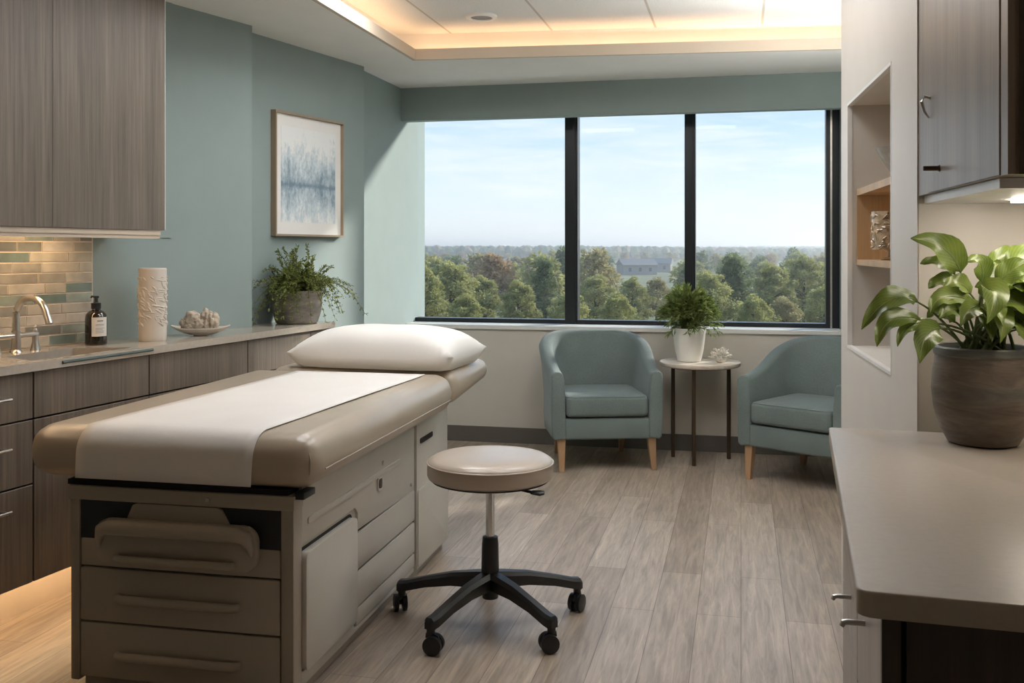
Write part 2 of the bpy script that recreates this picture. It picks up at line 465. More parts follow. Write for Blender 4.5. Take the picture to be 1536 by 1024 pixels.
bm = NB(); prism(bm, offs(tray, .19), ZC+.02, ZT, holes=[o1]); mk('trim_5', bm, M['ceil'], smooth=False, kind='structure')
bm = NB(); box(bm, -4.0, -3.0, ZT, 4.2, 6.93, ZT+.03)
ct = mk('ceiling_tray', bm, M['tiles'], smooth=False, kind='structure'); ct.rotation_euler = (0,0,-TH); ct.location = (.12, 0, 0)
# LED strips on the cove ledge
strip = offs(tray, .075); strip2 = offs(tray, .095)
for k, (lab) in enumerate(('warm LED strip on the cove ledge at the entrance end of the ceiling tray', 'warm LED strip on the cove ledge along the right of the ceiling tray',
                           'warm LED strip in the ceiling cove nearest the window', 'warm LED strip on the cove ledge along the left of the ceiling tray')):
    if k == 1: continue
    a, b_ = strip[k], strip[(k+1) % 4]; c_, d_ = strip2[(k+1) % 4], strip2[k]
    bm = NB(); prism(bm, [a.lerp(b_, .02), b_.lerp(a, .02), c_.lerp(d_, .02), d_.lerp(c_, .02)], ZC+.022, ZC+.03)
    tag(mk('led_strip', bm, M['led'], smooth=False), lab, 'light', 'LED strips in the ceiling cove')

# round grille in the ceiling
t = empty('ceiling_speaker', (-.169, 5.51, ZT), 0, 'round white ceiling speaker with grey grille set in the tiled ceiling', 'speaker')
bm = NB(); lathe(bm, [(.058,-.008), (.062,-.014), (.084,-.012), (.088,-.004), (.088,0)], 40); mk('rim', bm, M['trimwhite'], t)
bm = NB(); lathe(bm, [(0,-.009), (.058,-.009), (.06,-.001), (0,-.001)], 40); mk('grille', bm, M['grille'], t)

# invented ceiling panels above the view, added as the room's main fill
for k, (x, y, w) in enumerate(((-.45, 4.72, 'over the pillow end of the exam table'), (.60, 4.50, 'in front of the armchairs'), (-.62, 3.45, 'over the middle of the exam table'), (.42, 3.25, 'over the stool'))):
    t = empty('ceiling_fill_panel', (x, y, ZT), -TH, 'added square ceiling fill panel ' + w, 'ceiling light', 'added ceiling fill panels')
    bm = NB(); prism(bm, [(-.3,-.3), (.3,-.3), (.3,.3), (-.3,.3)], -.012, 0, holes=[[(-.27,-.27), (.27,-.27), (.27,.27), (-.27,.27)]]); mk('frame', bm, M['trimwhite'], t, smooth=False)
    bm = NB(); box(bm, -.27, -.27, -.008, .27, .27, -.001); mk('diffuser', bm, M['fill_panel'], t, smooth=False)

# invented uplighter, added unseen behind the niche wall to brighten the ceiling
fl_ = empty('fill_uplighter', (1.72, 4.45, 0), 0, 'added bronze fill uplighter, unseen in the bay behind the niche wall', 'floor lamp')
bm = NB(); lathe(bm, [(0,0), (.13,0), (.135,.006), (.13,.016), (.02,.024), (0,.024)], 32); mk('base', bm, M['bronze'], fl_)
bm = NB(); tube(bm, [(0,0,.02), (0,0,1.66)], .011, 16); mk('pole', bm, M['bronze'], fl_)
bm = NB(); lathe(bm, [(0,1.64), (.03,1.642), (.09,1.68), (.14,1.74), (.155,1.785), (.150,1.785), (.135,1.745), (.085,1.69), (.0,1.665)], 36); mk('shade', bm, M['bronze'], fl_)
bm = NB(); lathe(bm, [(0,1.735), (.115,1.735), (.115,1.742), (0,1.742)], 36); mk('bulb_disc', bm, M['uplight'], fl_)

# ------------------------------------------------------------------ left kitchen run
CB = .351; PC = math.atan(CB); CZ = .93
def cfx(y): return -2.803 + CB*y
cwd = Vector((math.sin(PC), math.cos(PC))); cnd = Vector((math.cos(PC), -math.sin(PC)))
def yloc(y): return (y - 3.248)/math.cos(PC)
C0 = Vector((cfx(3.248), 3.248))
def unit(name, ya, yb, label, fronts, mat=M['lam']):
    """base cabinet between two distances along the run; local x out into the room, y along the run"""
    a, b = yloc(ya), yloc(yb); L = b-a
    p = C0 + cwd*a
    o = empty(name, (p.x, p.y, 0), -PC, label, 'cabinet', 'base cabinets under the left worktop')
    D = .27 if ya < 3.9 else (.22 if ya < 4.5 else .17)
    bm = NB(); box(bm, -D, .001, .178, -.042, L-.001, CZ-.032 if ya != 3.40 else CZ-.22); mk('carcass', bm, M['dark_gap'], o, smooth=False)
    for (kind, z0, z1, pulls) in fronts:
        bm = NB(); box(bm, -.042, .0028, z0+.003, -.022, L-.0028, z1-.003, .0015, 1)
        d = mk(kind, bm, mat, o, smooth=False)
        for (yy, zz, ll) in pulls:
            bm = NB()
            tube(bm, [(.012, yy-ll, zz), (.012, yy, zz)], .005, 10)
            tube(bm, [(-.022, yy-.012, zz), (.012, yy-.012, zz)], .004, 8)
            tube(bm, [(-.022, yy-ll+.012, zz), (.012, yy-ll+.012, zz)], .004, 8)
            mk('handle', bm, M['steel'], d)
    return o
k0 = yloc(3.40) - yloc(2.7)
unit('base_cabinet', 2.70, 3.40, 'grey oak three-drawer cabinet with bar pulls at the left edge', [('drawer', .735, .898, [(k0-.125, .82, .16)]), ('drawer', .515, .735, [(k0-.125, .655, .16)]), ('drawer', .178, .515, [(k0-.125, .45, .16)])])
unit('base_cabinet', 3.40, 3.953, 'grey oak cabinet below the sink with a false front over a door', [('front_panel', .735, .898, []), ('door', .178, .735, [])])
unit('base_cabinet', 3.953, 4.588, 'grey oak cabinet below the white vase and shell dish', [('drawer', .735, .898, []), ('door', .178, .735, [])])
unit('base_cabinet', 4.588, 5.112, 'grey oak cabinet below the trailing plant in the stone pot', [('drawer', .735, .898, []), ('door', .178, .735, [])])
unit('base_cabinet', 5.112, 5.30, 'narrow grey oak cabinet at the window end of the left worktop', [('drawer', .735, .898, []), ('door', .178, .735, [])])
# plinth
p0 = C0 + cwd*yloc(2.72) - cnd*.225; p1 = C0 + cwd*yloc(4.6) - cnd*.225
bm = NB(); prism(bm, [p0, p1, p1 - cnd*.03, p0 - cnd*.03], 0, .178); mk('baseboard_left', bm, M['kick'], smooth=False, kind='structure')
p0 = C0 + cwd*yloc(2.9) - cnd*.10; p1 = C0 + cwd*yloc(4.5) - cnd*.10
bm = NB(); prism(bm, [p0, p1, p1 - cnd*.012, p0 - cnd*.012], .170, .1775)
tag(mk('led_strip', bm, M['led_u'], smooth=False), 'warm LED strip under the left base cabinets above the plinth', 'light')

# worktop with sink opening
def cpt(y, back): p = Vector((cfx(y), y)) - cnd*back; return (p.x, p.y)
sink_hole = [cpt(3.42, .045), cpt(3.89, .045), cpt(3.80, .25), cpt(3.48, .25)]
topo = [(cfx(2.66), 2.66), (cfx(5.31), 5.31), (Bx(5.385)+.002, 5.385), (Bx(5.02)+.002, 5.02), (aE[0]+.002, aE[1]+.003), (A(2.68)+.004, 2.68)]
wt = empty('worktop', (0,0,0), 0, 'long beige quartz worktop over the grey oak cabinets along the left wall', 'worktop')
bm = NB(); prism(bm, topo, CZ-.03, CZ, holes=[sink_hole]); mk('slab', bm, M['quartz'], wt, smooth=False)
e0, e1 = Vector((cfx(3.50), 3.50)) - cnd*.002, Vector((cfx(3.945), 3.945)) - cnd*.002
bm = NB(); tube(bm, [(e0.x,e0.y,CZ-.013), (e1.x,e1.y,CZ-.013)], (.009,.006), 12); tag(mk('edge_strip', bm, M['tealglass'], wt), 'glossy teal edge strip in front of the sink')
# sink basin
bm = NB()
sh = [Vector(p) for p in sink_hole]; cen = sum(sh, Vector((0,0)))/4
def basin(bm, sc, z): return [bm.verts.new((*(cen + (p-cen)*sc), z)) for p in sh]
rr = [basin(bm, 1.06, CZ-.0315), basin(bm, .96, CZ-.0315), basin(bm, .94, CZ-.05), basin(bm, .86, CZ-.16), basin(bm, .3, CZ-.168)]
for a, b_ in zip(rr, rr[1:]):
    for i in range(4): bm.faces.new((a[i], a[(i+1)%4], b_[(i+1)%4], b_[i]))
bm.faces.new(rr[-1])
s_ = empty('sink', (0,0,0), 0, 'undermount steel sink in the beige left worktop below the faucet', 'sink')
mk('basin', bm, M['sink'], s_, ang=25)
bm = NB(); lathe(bm, [(0,.002), (.02,.003), (.024,0), (.024,-.004), (0,-.004)], 20, (cen.x, cen.y, CZ-.166)); mk('drain', bm, M['chrome'], s_)

# faucet
fx, fy = -1.845, 3.72
fa = empty('faucet', (fx, fy, CZ), -R(26), 'polished steel bridge faucet with a curved spout behind the sink', 'faucet')
bm = NB(); lathe(bm, [(.0,0), (.023,0), (.022,.004), (.017,.01), (.0155,.075), (.0165,.08), (.0,.08)], 24); mk('base', bm, M['steel'], fa)
bm = NB()
pts = [(0,0,.06), (.001,0,.12)] + [(.082 - .082*math.cos(R(a)), 0, .135+.068*math.sin(R(a))) for a in range(0, 171, 10)] + [(.172,0,.128), (.178,0,.112)]
tube(bm, pts, [.013]*3 + [.012]*(len(pts)-5) + [.0125,.013], 16); mk('spout', bm, M['steel'], fa)
bm = NB(); tube(bm, [(0,-.15,.062), (0,-.01,.062), (0,.088,.062), (0,.096,.062)], [.0105,.0105,.0105,.006], 14); mk('bridge_bar', bm, M['steel'], fa)
for sg in (-1, 1):
    yy = .082*sg
    bm = NB(); lathe(bm, [(0,0), (.0185,0), (.017,.006), (.0115,.03), (.0105,.06), (0,.06)], 20, (0,yy,0)); h = mk('pillar', bm, M['steel'], fa)
    bm = NB(); lathe(bm, [(.008,.066), (.0095,.075), (.006,.083), (.0075,.09), (.004,.096), (0,.097)], 16, (0,yy,0)); mk('finial', bm, M['steel'], h)

# backsplash of glass tiles
AP = math.atan(.55); ad = Vector((math.sin(AP), math.cos(AP))); an = Vector((math.cos(AP), -math.sin(AP)))
bs = Vector((A(2.62), 2.62)); bL = (4.133-2.62)/math.cos(AP)
bm = NB(); box(bm, 0.0, 0, CZ+.001, .006, bL, 1.389)
random.seed(3)
rows = 11; rh = (1.386-CZ-.004)/rows
for r in range(rows):
    z = CZ+.003 + r*rh; y = bL - .003
    y0 = y + (.0 if r % 2 else .0)
    first = rnd(.05, .16)
    while y > .01:
        w = first if first else rnd(.09, .19); first = None
        ya = max(.004, y-w)
        top = r/rows
        pal = [0,1,2,3,4,5]
        wts = [1+top*4, 2, 2-top, 2.2-1.8*top, 1.2, .6+top*2]
        box(bm, .005, ya, z+.0018, .0095, y-.0035, z+rh-.0018, .0012, 1, mi=1+random.choices(pal, wts)[0])
        y = ya
o = mk('wall_backsplash', bm, [M['grout']]+TILE, smooth=False, kind='structure')
o.location = (bs.x, bs.y, 0); o.rotation_euler = (0,0,-AP)

# upper cabinet, left
UZ = 1.392
def ufx(y): return -2.8256 + CB*y
uc = empty('wall_cabinet', (0,0,0), 0, 'large grey oak wall cabinet above the tiled backsplash on the left', 'cabinet')
y0, y1 = 2.7, 4.05
def up(y, back): p = Vector((ufx(y), y)) - cnd*back; return p
ub = Vector((A(4.19)+.012, 4.19))
bm = NB(); prism(bm, [up(y0,.022), up(y1,.022), (A(4.22)+.004, 4.22), (A(2.8)+.012, 2.8)], UZ+.001, 2.40); mk('carcass', bm, M['lam'], uc, smooth=False)
ysplit = 2.8256/(CB + (768-79)/1500)
for a, b_ in ((y0, ysplit-.001), (ysplit+.001, y1-.004)):
    bm = NB(); prism(bm, [up(a,0), up(b_,0), up(b_,.020), up(a,.020)], UZ-.002, 2.395); mk('door', bm, M['lam'], uc, smooth=False)
bm = NB(); prism(bm, [up(y1-.003,-.001), up(y1,-.001), up(y1,.3), up(y1-.003,.3)], UZ, 2.39); tag(mk('end_trim', bm, M['trimwhite'], uc, smooth=False), 'thin pale edge trim')
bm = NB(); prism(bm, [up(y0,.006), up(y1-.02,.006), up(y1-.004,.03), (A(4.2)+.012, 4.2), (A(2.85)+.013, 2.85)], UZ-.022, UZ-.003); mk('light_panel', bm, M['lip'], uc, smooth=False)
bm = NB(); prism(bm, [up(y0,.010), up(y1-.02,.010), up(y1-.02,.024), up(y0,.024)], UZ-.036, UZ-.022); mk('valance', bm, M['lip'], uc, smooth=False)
bm = NB(); prism(bm, [up(y0,.24), up(y1-.20,.24), up(y1-.20,.262), up(y0,.262)], UZ-.0265, UZ-.022); mk('led_strip', bm, M['led_u'], uc, smooth=False)
# painted filler beyond the cabinet end
q0 = Vector((A(4.40), 4.40))+an*.001; q1 = Vector((A(4.50), 4.50))+an*.001
bm = NB(); prism(bm, [q0, q1, q1+an*.006, q0+an*.006], 1.365, ZC); mk('trim_6', bm, M['teal'], smooth=False, kind='structure')

# soap dispenser
sx, sy = -1.672, 4.02
so = empty('soap_dispenser', (sx, sy, CZ), R(-40), 'dark amber pump bottle with a cream label beside the sink', 'soap bottle')
bm = NB(); lathe(bm, [(0,0), (.038,0), (.042,.005), (.042,.105), (.039,.122), (.028,.134), (.017,.139), (.0155,.148), (0,.148)], 36); mk('bottle', bm, M['amber'], so)
bm = NB(); n = 14
for zz in (.035, .112): pass
vs = [[bm.verts.new((.0426*math.cos(R(a)), .0426*math.sin(R(a)), z)) for a in [-50+88*i/n for i in range(n+1)]] for z in (.036, .112)]
for i in range(n): bm.faces.new((vs[0][i], vs[0][i+1], vs[1][i+1], vs[1][i]))
lb = mk('label', bm, M['label'], so)
bm = NB()
for (zz, a0, a1, h) in ((.096, -22, 10, .0035), (.083, -30, 18, .0012), (.079, -30, 14, .0012), (.068, -30, 18, .0012), (.062, -30, 8, .0012), (.056, -30, 16, .0012), (.050, -30, 12, .0012)):
    vv = [[bm.verts.new((.0431*math.cos(R(a0+(a1-a0)*i/6)), .0431*math.sin(R(a0+(a1-a0)*i/6)), zz+k*h)) for i in range(7)] for k in (0,1)]
    for i in range(6): bm.faces.new((vv[0][i], vv[0][i+1], vv[1][i+1], vv[1][i]))
mk('lettering', bm, M['ink'], lb)
pm = NB(); lathe(pm, [(0,.145), (.019,.145), (.019,.167), (.009,.169), (.0075,.172), (.0075,.188), (0,.188)], 24); pump = mk('pump', pm, M['blackpl'], so)
bm = NB(); box(bm, -.009, -.0085, .187, .010, .0085, .1965, .003); tube(bm, [(-.006,0,.192), (-.034,0,.193), (-.04,0,.188)], [.0045,.004,.0035], 10); mk('nozzle', bm, M['blackpl'], pump)

# relief vase
vx, vy = -1.513, 4.21
va = empty('vase', (vx, vy, CZ), 0, 'tall white cylindrical vase with leaf relief on the left worktop', 'vase')
bm = NB(); H = .305; Rv = .0565
lathe(bm, [(0,.002), (Rv-.003,0), (Rv-.001,.004), (Rv,.02), (Rv,H-.004), (Rv-.003,H), (Rv-.008,H-.001), (Rv-.009,H-.05), (Rv-.009,.012), (0,.01)], 56); mk('body', bm, M['ceramic'], va)
bm = NB(); random.seed(12)
for k in range(190):
    a = rnd(0, 2*math.pi); z = rnd(.068, H-.034); l = rnd(.018, .044); sl = rnd(-1.35, .1); w = rnd(.0028, .0056)
    pts = []
    for t_ in (0, .25, .5, .75, 1):
        aa = a + (t_-.5)*l*math.cos(sl)/Rv; zz = z + (t_-.5)*l*math.sin(sl) - .006*(t_-.5)**2
        pts.append(((Rv+.0004)*math.cos(aa), (Rv+.0004)*math.sin(aa), zz))
    tube(bm, pts, [.0006, w*.8, w, w*.75, .0005], 6)
mk('leaf_relief', bm, M['ceramic'], va)

# shell dish
dx, dy = -1.385, 4.45
di = empty('dish', (dx, dy, CZ), R(8), 'pale boat-shaped ceramic dish beside the white vase', 'dish')
bm = NB(); nu, nv = 28, 9
def dishp(u, r, off):
    a = 2*math.pi*u/nu
    x, y = .128*r*math.cos(a), .062*r*math.sin(a)
    return Vector((x, y, .006 + .030*r**2.2 + .012*(abs(math.cos(a))**4)*r**3 + off))
grid = [[bm.verts.new(dishp(u, max(.02, v/nv), 0)) for u in range(nu)] for v in range(nv+1)]
g2 = [[bm.verts.new(dishp(u, max(.02, v/nv), -.005)) for u in range(nu)] for v in range(nv+1)]
for v in range(nv):
    for u in range(nu):
        u2 = (u+1) % nu
        bm.faces.new((grid[v][u], grid[v][u2], grid[v+1][u2], grid[v+1][u])); bm.faces.new((g2[v][u], g2[v+1][u], g2[v+1][u2], g2[v][u2]))
for u in range(nu): bm.faces.new((grid[nv][u], grid[nv][(u+1)%nu], g2[nv][(u+1)%nu], g2[nv][u]))
bm.faces.new(grid[0]); bm.faces.new(g2[0][::-1])
mk('bowl', bm, M['ceramic'], di)
bm = NB(); lathe(bm, [(0,0), (.03,0), (.032,.003), (.03,.006), (0,.006)], 24); mk('foot', bm, M['ceramic'], di)

def knob_blob(bm, c, r, seed, amp=.25, fr=2.2, sub=4, squash=(1,1,1)):
    s = bmesh.ops.create_icosphere(bm, subdivisions=sub, radius=1)
    off = Vector((seed*3.1, seed*1.7, seed*.9))
    for v in s['verts']:
        d = v.co.normalized()
        k = 1 + amp*mnoise.fractal(d*fr+off, 1.0, 2.0, 4)
        v.co = Vector(c) + Vector((d.x*squash[0], d.y*squash[1], d.z*squash[2]))*r*k
# coral ornament: fused lobes in one mesh via voxel-free overlap
cz = CZ+.022
co = empty('coral', (dx-.003, dy, cz), 0, 'knobbly sand-coloured coral cluster resting in the pale dish', 'coral')
for c, r, sd, sq in (((-.03,0,.046), .036, 1, (1,.9,1.05)), ((.028,.006,.05), .034, 2, (.9,.8,1.15)), ((.060,-.006,.042), .032, 3, (.8,.9,1.15)),
                     ((-.070,-.004,.034), .021, 4, (.85,.7,1.1)), ((.0,-.024,.030), .024, 5, (1.1,.7,1)), ((-.035,-.022,.022), .020, 6, (1.2,.7,.8)), ((.035,-.022,.024), .021, 7, (.8,.6,1.1))):
    bm = NB(); knob_blob(bm, c, r*1.05, sd, .30, 2.0, 4, sq); mk('lobe', bm, M['coral'], co, ang=80)

# picture on the alcove wall
BP = math.atan(.46)
pa, pb = 5.244, 5.813; pl = (pb-pa)/math.cos(BP); pz0, pz1 = 1.385, 2.047
po = Vector((Bx(pa), pa))
pic = empty('picture', (po.x, po.y, pz0), -BP, 'framed blue-grey misty tree reflection print on the teal wall', 'picture')
ph = pz1-pz0
bm = NB(); prism(bm, [(0,0), (pl,0), (pl,ph), (0,ph)], .001, .034, holes=[[(.011,.011), (pl-.011,.011), (pl-.011,ph-.011), (.011,ph-.011)]], plane='yz'); mk('frame', bm, M['frame'], pic, smooth=False)
bm = NB(); box(bm, .006, .011, .011, .016, pl-.011, ph-.011); mk('mat_board', bm, M['mat'], pic, smooth=False)
bm = NB(); hz = ph*.42; box(bm, .0162, -pl*.5+.065, .075-hz, .0172, pl*.5-.065, ph-.075-hz)
pr = mk('print', bm, M['print'], pic, smooth=False); pr.location = (0, pl/2, hz)

# trailing plant in a stone pot
def leaf_quad(bm, p, d, l, w, up):
    d = d.normalized(); s = d.cross(up)
    if s.length < 1e-3: s = Vector((1,0,0))
    s = s.normalized()*w/2; n = s.cross(d).normalized()*l*.12
    a = bm.verts.new(p); b = bm.verts.new(p + d*l*.5 + s + n); c = bm.verts.new(p + d*l); e = bm.verts.new(p + d*l*.5 - s + n)
    bm.faces.new((a, b, c)); bm.faces.new((a, c, e))
tp = empty('potted_plant', (-1.120, 5.205, CZ), 0, 'trailing green plant in a weathered stone pot at the worktop end', 'plant')
bm = NB(); lathe(bm, [(0,0), (.100,0), (.108,.006), (.124,.06), (.131,.12), (.132,.168), (.128,.172), (.118,.170), (.115,.14), (0,.14)], 44); mk('pot', bm, M['stone_pot'], tp)
bm = NB(); lathe(bm, [(0,.162), (.06,.160), (.117,.152), (.117,.142), (0,.142)], 28); mk('soil', bm, M['soil'], tp)
random.seed(21)
bl, bs_ = NB(), NB()
wall_n = Vector((math.cos(BP), -math.sin(BP), 0))
def inside_wall(p):   # keep foliage out of the walls behind
    w = Vector((p.x-1.120, p.y+5.205))
    return w.x < Bx(w.y)+.012 or (w.y < 4.97 and w.x < A(w.y)+.012)
for k in range(270):
    a = rnd(0, 2*math.pi); big = random.random()
    out = rnd(.06, .25) + (.09 if big > .84 else 0); up_ = rnd(.035, .125); drop = rnd(.0, .30) if out > .12 else rnd(-.14, .04)
    b0 = Vector((rnd(-.085,.085), rnd(-.085,.085), .155))
    dirv = Vector((math.cos(a), math.sin(a), 0))
    p2 = b0 + dirv*out + Vector((0,0,up_-drop)); p1 = b0 + dirv*out*.45 + Vector((0,0,up_*1.5))
    p2.z = max(p2.z, .01)
    pts = bez(b0, p1, p2, 16)
    pts = [p for p in pts]
    ok = [p for p in pts if not inside_wall(p) and (p.z > .012) and not (p.x**2+p.y**2 < .137**2 and p.z < .165)]
    if len(ok) < 5: continue
    cut = 0
    run = []
    for p in pts:
        if p in ok or (len(run) == 0 and p.z >= .15): run.append(p)
        elif run: break
    if len(run) < 4: continue
    tube(bs_, run, [.0016*(1-.6*i/len(run)) for i in range(len(run))], 4)
    for i, p in enumerate(run[2:], 2):
        t = (run[min(i+1, len(run)-1)] - run[i-1])
        if t.length < 1e-5: continue
        for q in range(5):
            d = Vector((rnd(-1,1), rnd(-1,1), rnd(-.6,.9))) + t.normalized()*.9
            st = p + Vector((rnd(-.008,.008), rnd(-.008,.008), rnd(-.006,.006)))
            if inside_wall(st + d.normalized()*.015): continue
            leaf_quad(bl, st, d, rnd(.010,.019), rnd(.006,.0105), Vector((rnd(-.4,.4), rnd(-.4,.4), 1)))
mk('stems', bs_, M['stem_br'], tp); mk('foliage', bl, M['leaf_trail'], tp, smooth=False)

# ------------------------------------------------------------------ exam table
TA = R(12)
et = empty('exam_table', (-.62, 2.84, 0), -TA, 'greige medical exam table with tan cushion and drawer base', 'exam table')
BW = .715; BL = 1.62; BZ = .61
def front(name, pts, y0, y1, mat, parent, bev=0):
    bm = NB(); prism(bm, pts, y0, y1, plane='xz')
    if bev: bmesh.ops.bevel(bm, geom=[e for e in bm.edges], offset=bev, segments=2, profile=.5, affect='EDGES', clamp_overlap=True)
    return mk(name, bm, mat, parent, ang=30)
bm = NB(); box(bm, -BW+.03, .03, .0, -.022, BL-.02, .085); tag(mk('plinth', bm, M['paint_shaded'], et, smooth=False), 'recessed toe plinth')
bm = NB(); box(bm, -BW, .022, .04, -.012, BL, BZ-.02, .006); body = mk('body', bm, M['paint'], et)
# corner posts + top rail of the front
for x0, x1 in ((-BW, -BW+.030), (-.040, 0)):
    bm = NB(); box(bm, x0, 0, .028, x1, .06, BZ-.012, .005); mk('corner_post', bm, M['paint_shaded'], et)
bm = NB(); box(bm, -BW-.004, -.006, BZ-.042, .004, .06, BZ, .004); rail = mk('top_rail', bm, M['paint_shaded'], et)
bm = NB(); tube(bm, [(-.262,-.006,BZ-.022), (-.262,-.012,BZ-.022)], .0075, 16); mk('lock', bm, M['chrome'], rail)
bm = NB(); box(bm, -BW-.012, .004, BZ+.0005, -.018, BL+.02, BZ+.016); tag(mk('deck', bm, M['dark_gap'], et, smooth=False), 'dark deck plate under the cushion')
# black step recess
bm = NB(); box(bm, -BW+.031, .006, .452, -.041, .03, BZ-.043); tag(mk('recess', bm, M['blackpl'], et, smooth=False), 'black textured recess')
# three front drawers
xa, xb = -BW+.033, -.043
def handle(parent, x0, x1, z, r=.0125, y=-.012):
    bm = NB()
    pts = [(x0+.002, y+.018, z), (x0+.006, y+.004, z), (x0+.02, y-.003, z), (x1-.02, y-.003, z), (x1-.006, y+.004, z), (x1-.002, y+.018, z)]
    tube(bm, pts, [(r*.6, r*.8), (r*.9, r*.95), (r, r), (r, r), (r*.9, r*.95), (r*.6, r*.8)], 14, up=(0,0,1))
    return mk('handle', bm, M['paint_shaded'], parent)
d1 = front('drawer', [(xa,.372), (xb,.372), (xb,.450), (xb-.005,.453), (xa+.005,.453), (xa,.450)], .004, .024, M['paint_shaded'], et, .003)
d2 = front('drawer', rrect(xa, .209, xb, .366, .004, 2), .002, .024, M['paint_shaded'], et, .003)
d3 = front('drawer', rrect(xa, .042, xb, .203, .004, 2), .002, .024, M['paint_shaded'], et, .003)
handle(d2, -.560, -.165, .283); handle(d3, -.560, -.165, .115)
# pull-out step: trapezoid back, rounded panel, roll
st = front('footstep', rrect(-.620, .388, -.105, .520, .045, 6), -.022, .005, M['paint_shaded'], et, .004)
front('step_back', [(-.530,.512), (-.195,.512), (-.222,.560), (-.235,.566), (-.495,.566), (-.508,.560)], -.004, .008, M['paint_shaded'], st, .003)
bm = NB(); pts = [(-.604,-.018,.435), (-.603,-.023,.465), (-.592,-.030,.490), (-.565,-.034,.501), (-.160,-.034,.501), (-.133,-.030,.490), (-.122,-.023,.465), (-.121,-.018,.435)]
tube(bm, pts, [.004,.013,.019,.0225,.0225,.019,.013,.004], 16, up=(0,1,0)); mk('grip_roll', bm, M['paint_shaded'], st)
handle(st, -.548, -.170, .410, .011, -.034)
# right side: fascia, door, drawers, rear cabinet
def side(name, pts, x0, x1, mat, parent, bev=.002):
    bm = NB(); prism(bm, pts, x0, x1, plane='yz')
    if bev: bmesh.ops.bevel(bm, geom=[e for e in bm.edges], offset=bev, segments=2, profile=.5, affect='EDGES', clamp_overlap=True)
    return mk(name, bm, mat, parent, ang=30)
fa_ = side('side_fascia', [(.062,.455), (.49,.455), (.515,.43), (.515,.375), (1.135,.362), (1.135,BZ+.012), (.062,BZ+.012)], -.014, -.002, M['paint'], et)
side('emboss', rrect(.10, .505, .96, .525, .009, 4), -.003, .003, M['paint'], fa_, .002)
sd = side('side_door', rrect(.058, .088, .474, .432, .022, 5), -.013, .014, M['paint'], et, .004)
for z0, z1 in ((.242, .366), (.117, .238)):
    side('side_drawer', rrect(.500, z0+.0015, 1.135, z1-.0015, .006, 2), -.014, -.001, M['paint'], et, .003)
side('side_drawer', [(.500,.060), (.62,.060), (1.135,.060), (1.135,.113), (.500,.113)], -.014, -.001, M['paint'], et, .003)
side('side_skirt', [(.058,.040), (1.135,.040), (1.135,.057), (.49,.057), (.475,.083), (.058,.083)], -.014, -.004, M['paint'], et, .002)
rc = side('rear_cabinet', [(1.150,.040), (1.60,.040), (1.60,BZ+.012), (1.150,BZ+.012)], -.030, .004, M['paint'], et, .005)
side('door_line', rrect(1.158, .05, 1.592, .356, .012, 4), .0035, .0085, M['paint'], rc, .003)
bm = NB(); prism(bm, rrect(1.19, .535, 1.36, .556, .008, 4), .003, .0075, plane='yz'); tag(mk('finger_pull', bm, M['blackpl'], rc), 'dark slotted finger pull')
bm = NB(); box(bm, -.0125, .488, .048, -.0105, 1.152, .372); box(bm, -.0125, 1.128, .372, -.0105, 1.152, BZ); tag(mk('drawer_gap_shade', bm, M['dark_gap'], et, smooth=False), 'black plate standing for shade in the gaps between the side drawers')  # black plate behind the drawers stands in for shade in their gaps
bm = NB(); prism(bm, rrect(.050, .078, .482, .441, .026, 5), -.0125, -.0095, plane='yz'); tag(mk('door_gap_shade', bm, M['dark_gap'], et, smooth=False), 'black plate standing for shade in the gap around the side door')  # no gasket: black rim paints the shade line around the door
# outlet badge and screws
bm = NB(); prism(bm, rrect(.70, .458, .748, .508, .012, 5), -.003, .004, plane='yz'); ba = mk('latch_plate', bm, M['chrome'], et)
bm = NB(); prism(bm, rrect(.712, .466, .736, .500, .008, 5), .0035, .0055, plane='yz'); mk('slot', bm, M['blackpl'], ba)
for yy, zz in ((.76,.548), (1.09,.395)):
    bm = NB(); tube(bm, [(-.003, yy, zz), (.004, yy, zz)], .008, 12); mk('bumper', bm, M['steel'], et)
# bracket under the cushion
bm = NB(); box(bm, .001, .004, BZ-.010, .030, .085, BZ+.010, .003); mk('bracket', bm, M['blackpl'], et)
# cushion
CX0, CX1, CY0, CY1 = -.862, .074, -.028, 1.475
PZ0, PZ1, PR = BZ+.017, .785, .072
def cushion(name, x0, x1, y0, y1, z0, z1, r, seg=7, crown=.006, taper=0):
    bm = NB(); box(bm, x0, y0, z0, x1, y1, z1)
    bmesh.ops.bevel(bm, geom=bm.edges[:], offset=r, segments=seg, profile=.5, affect='EDGES', clamp_overlap=True)
    for v in bm.verts:
        if taper: 
            f_ = (v.co.y-y0)/(y1-y0)
            v.co.z = z1 - (z1-v.co.z)*(1 - taper*max(0, f_))
    return mk(name, bm, M['vinyl'], et, ang=60)
cushion('cushion', CX0, CX1, CY0, CY1, PZ0, PZ1, PR)
cushion('headrest_cushion', -.80, CX1, CY1+.006, 2.10, PZ0+.012, PZ1+.004, .062, taper=.30)
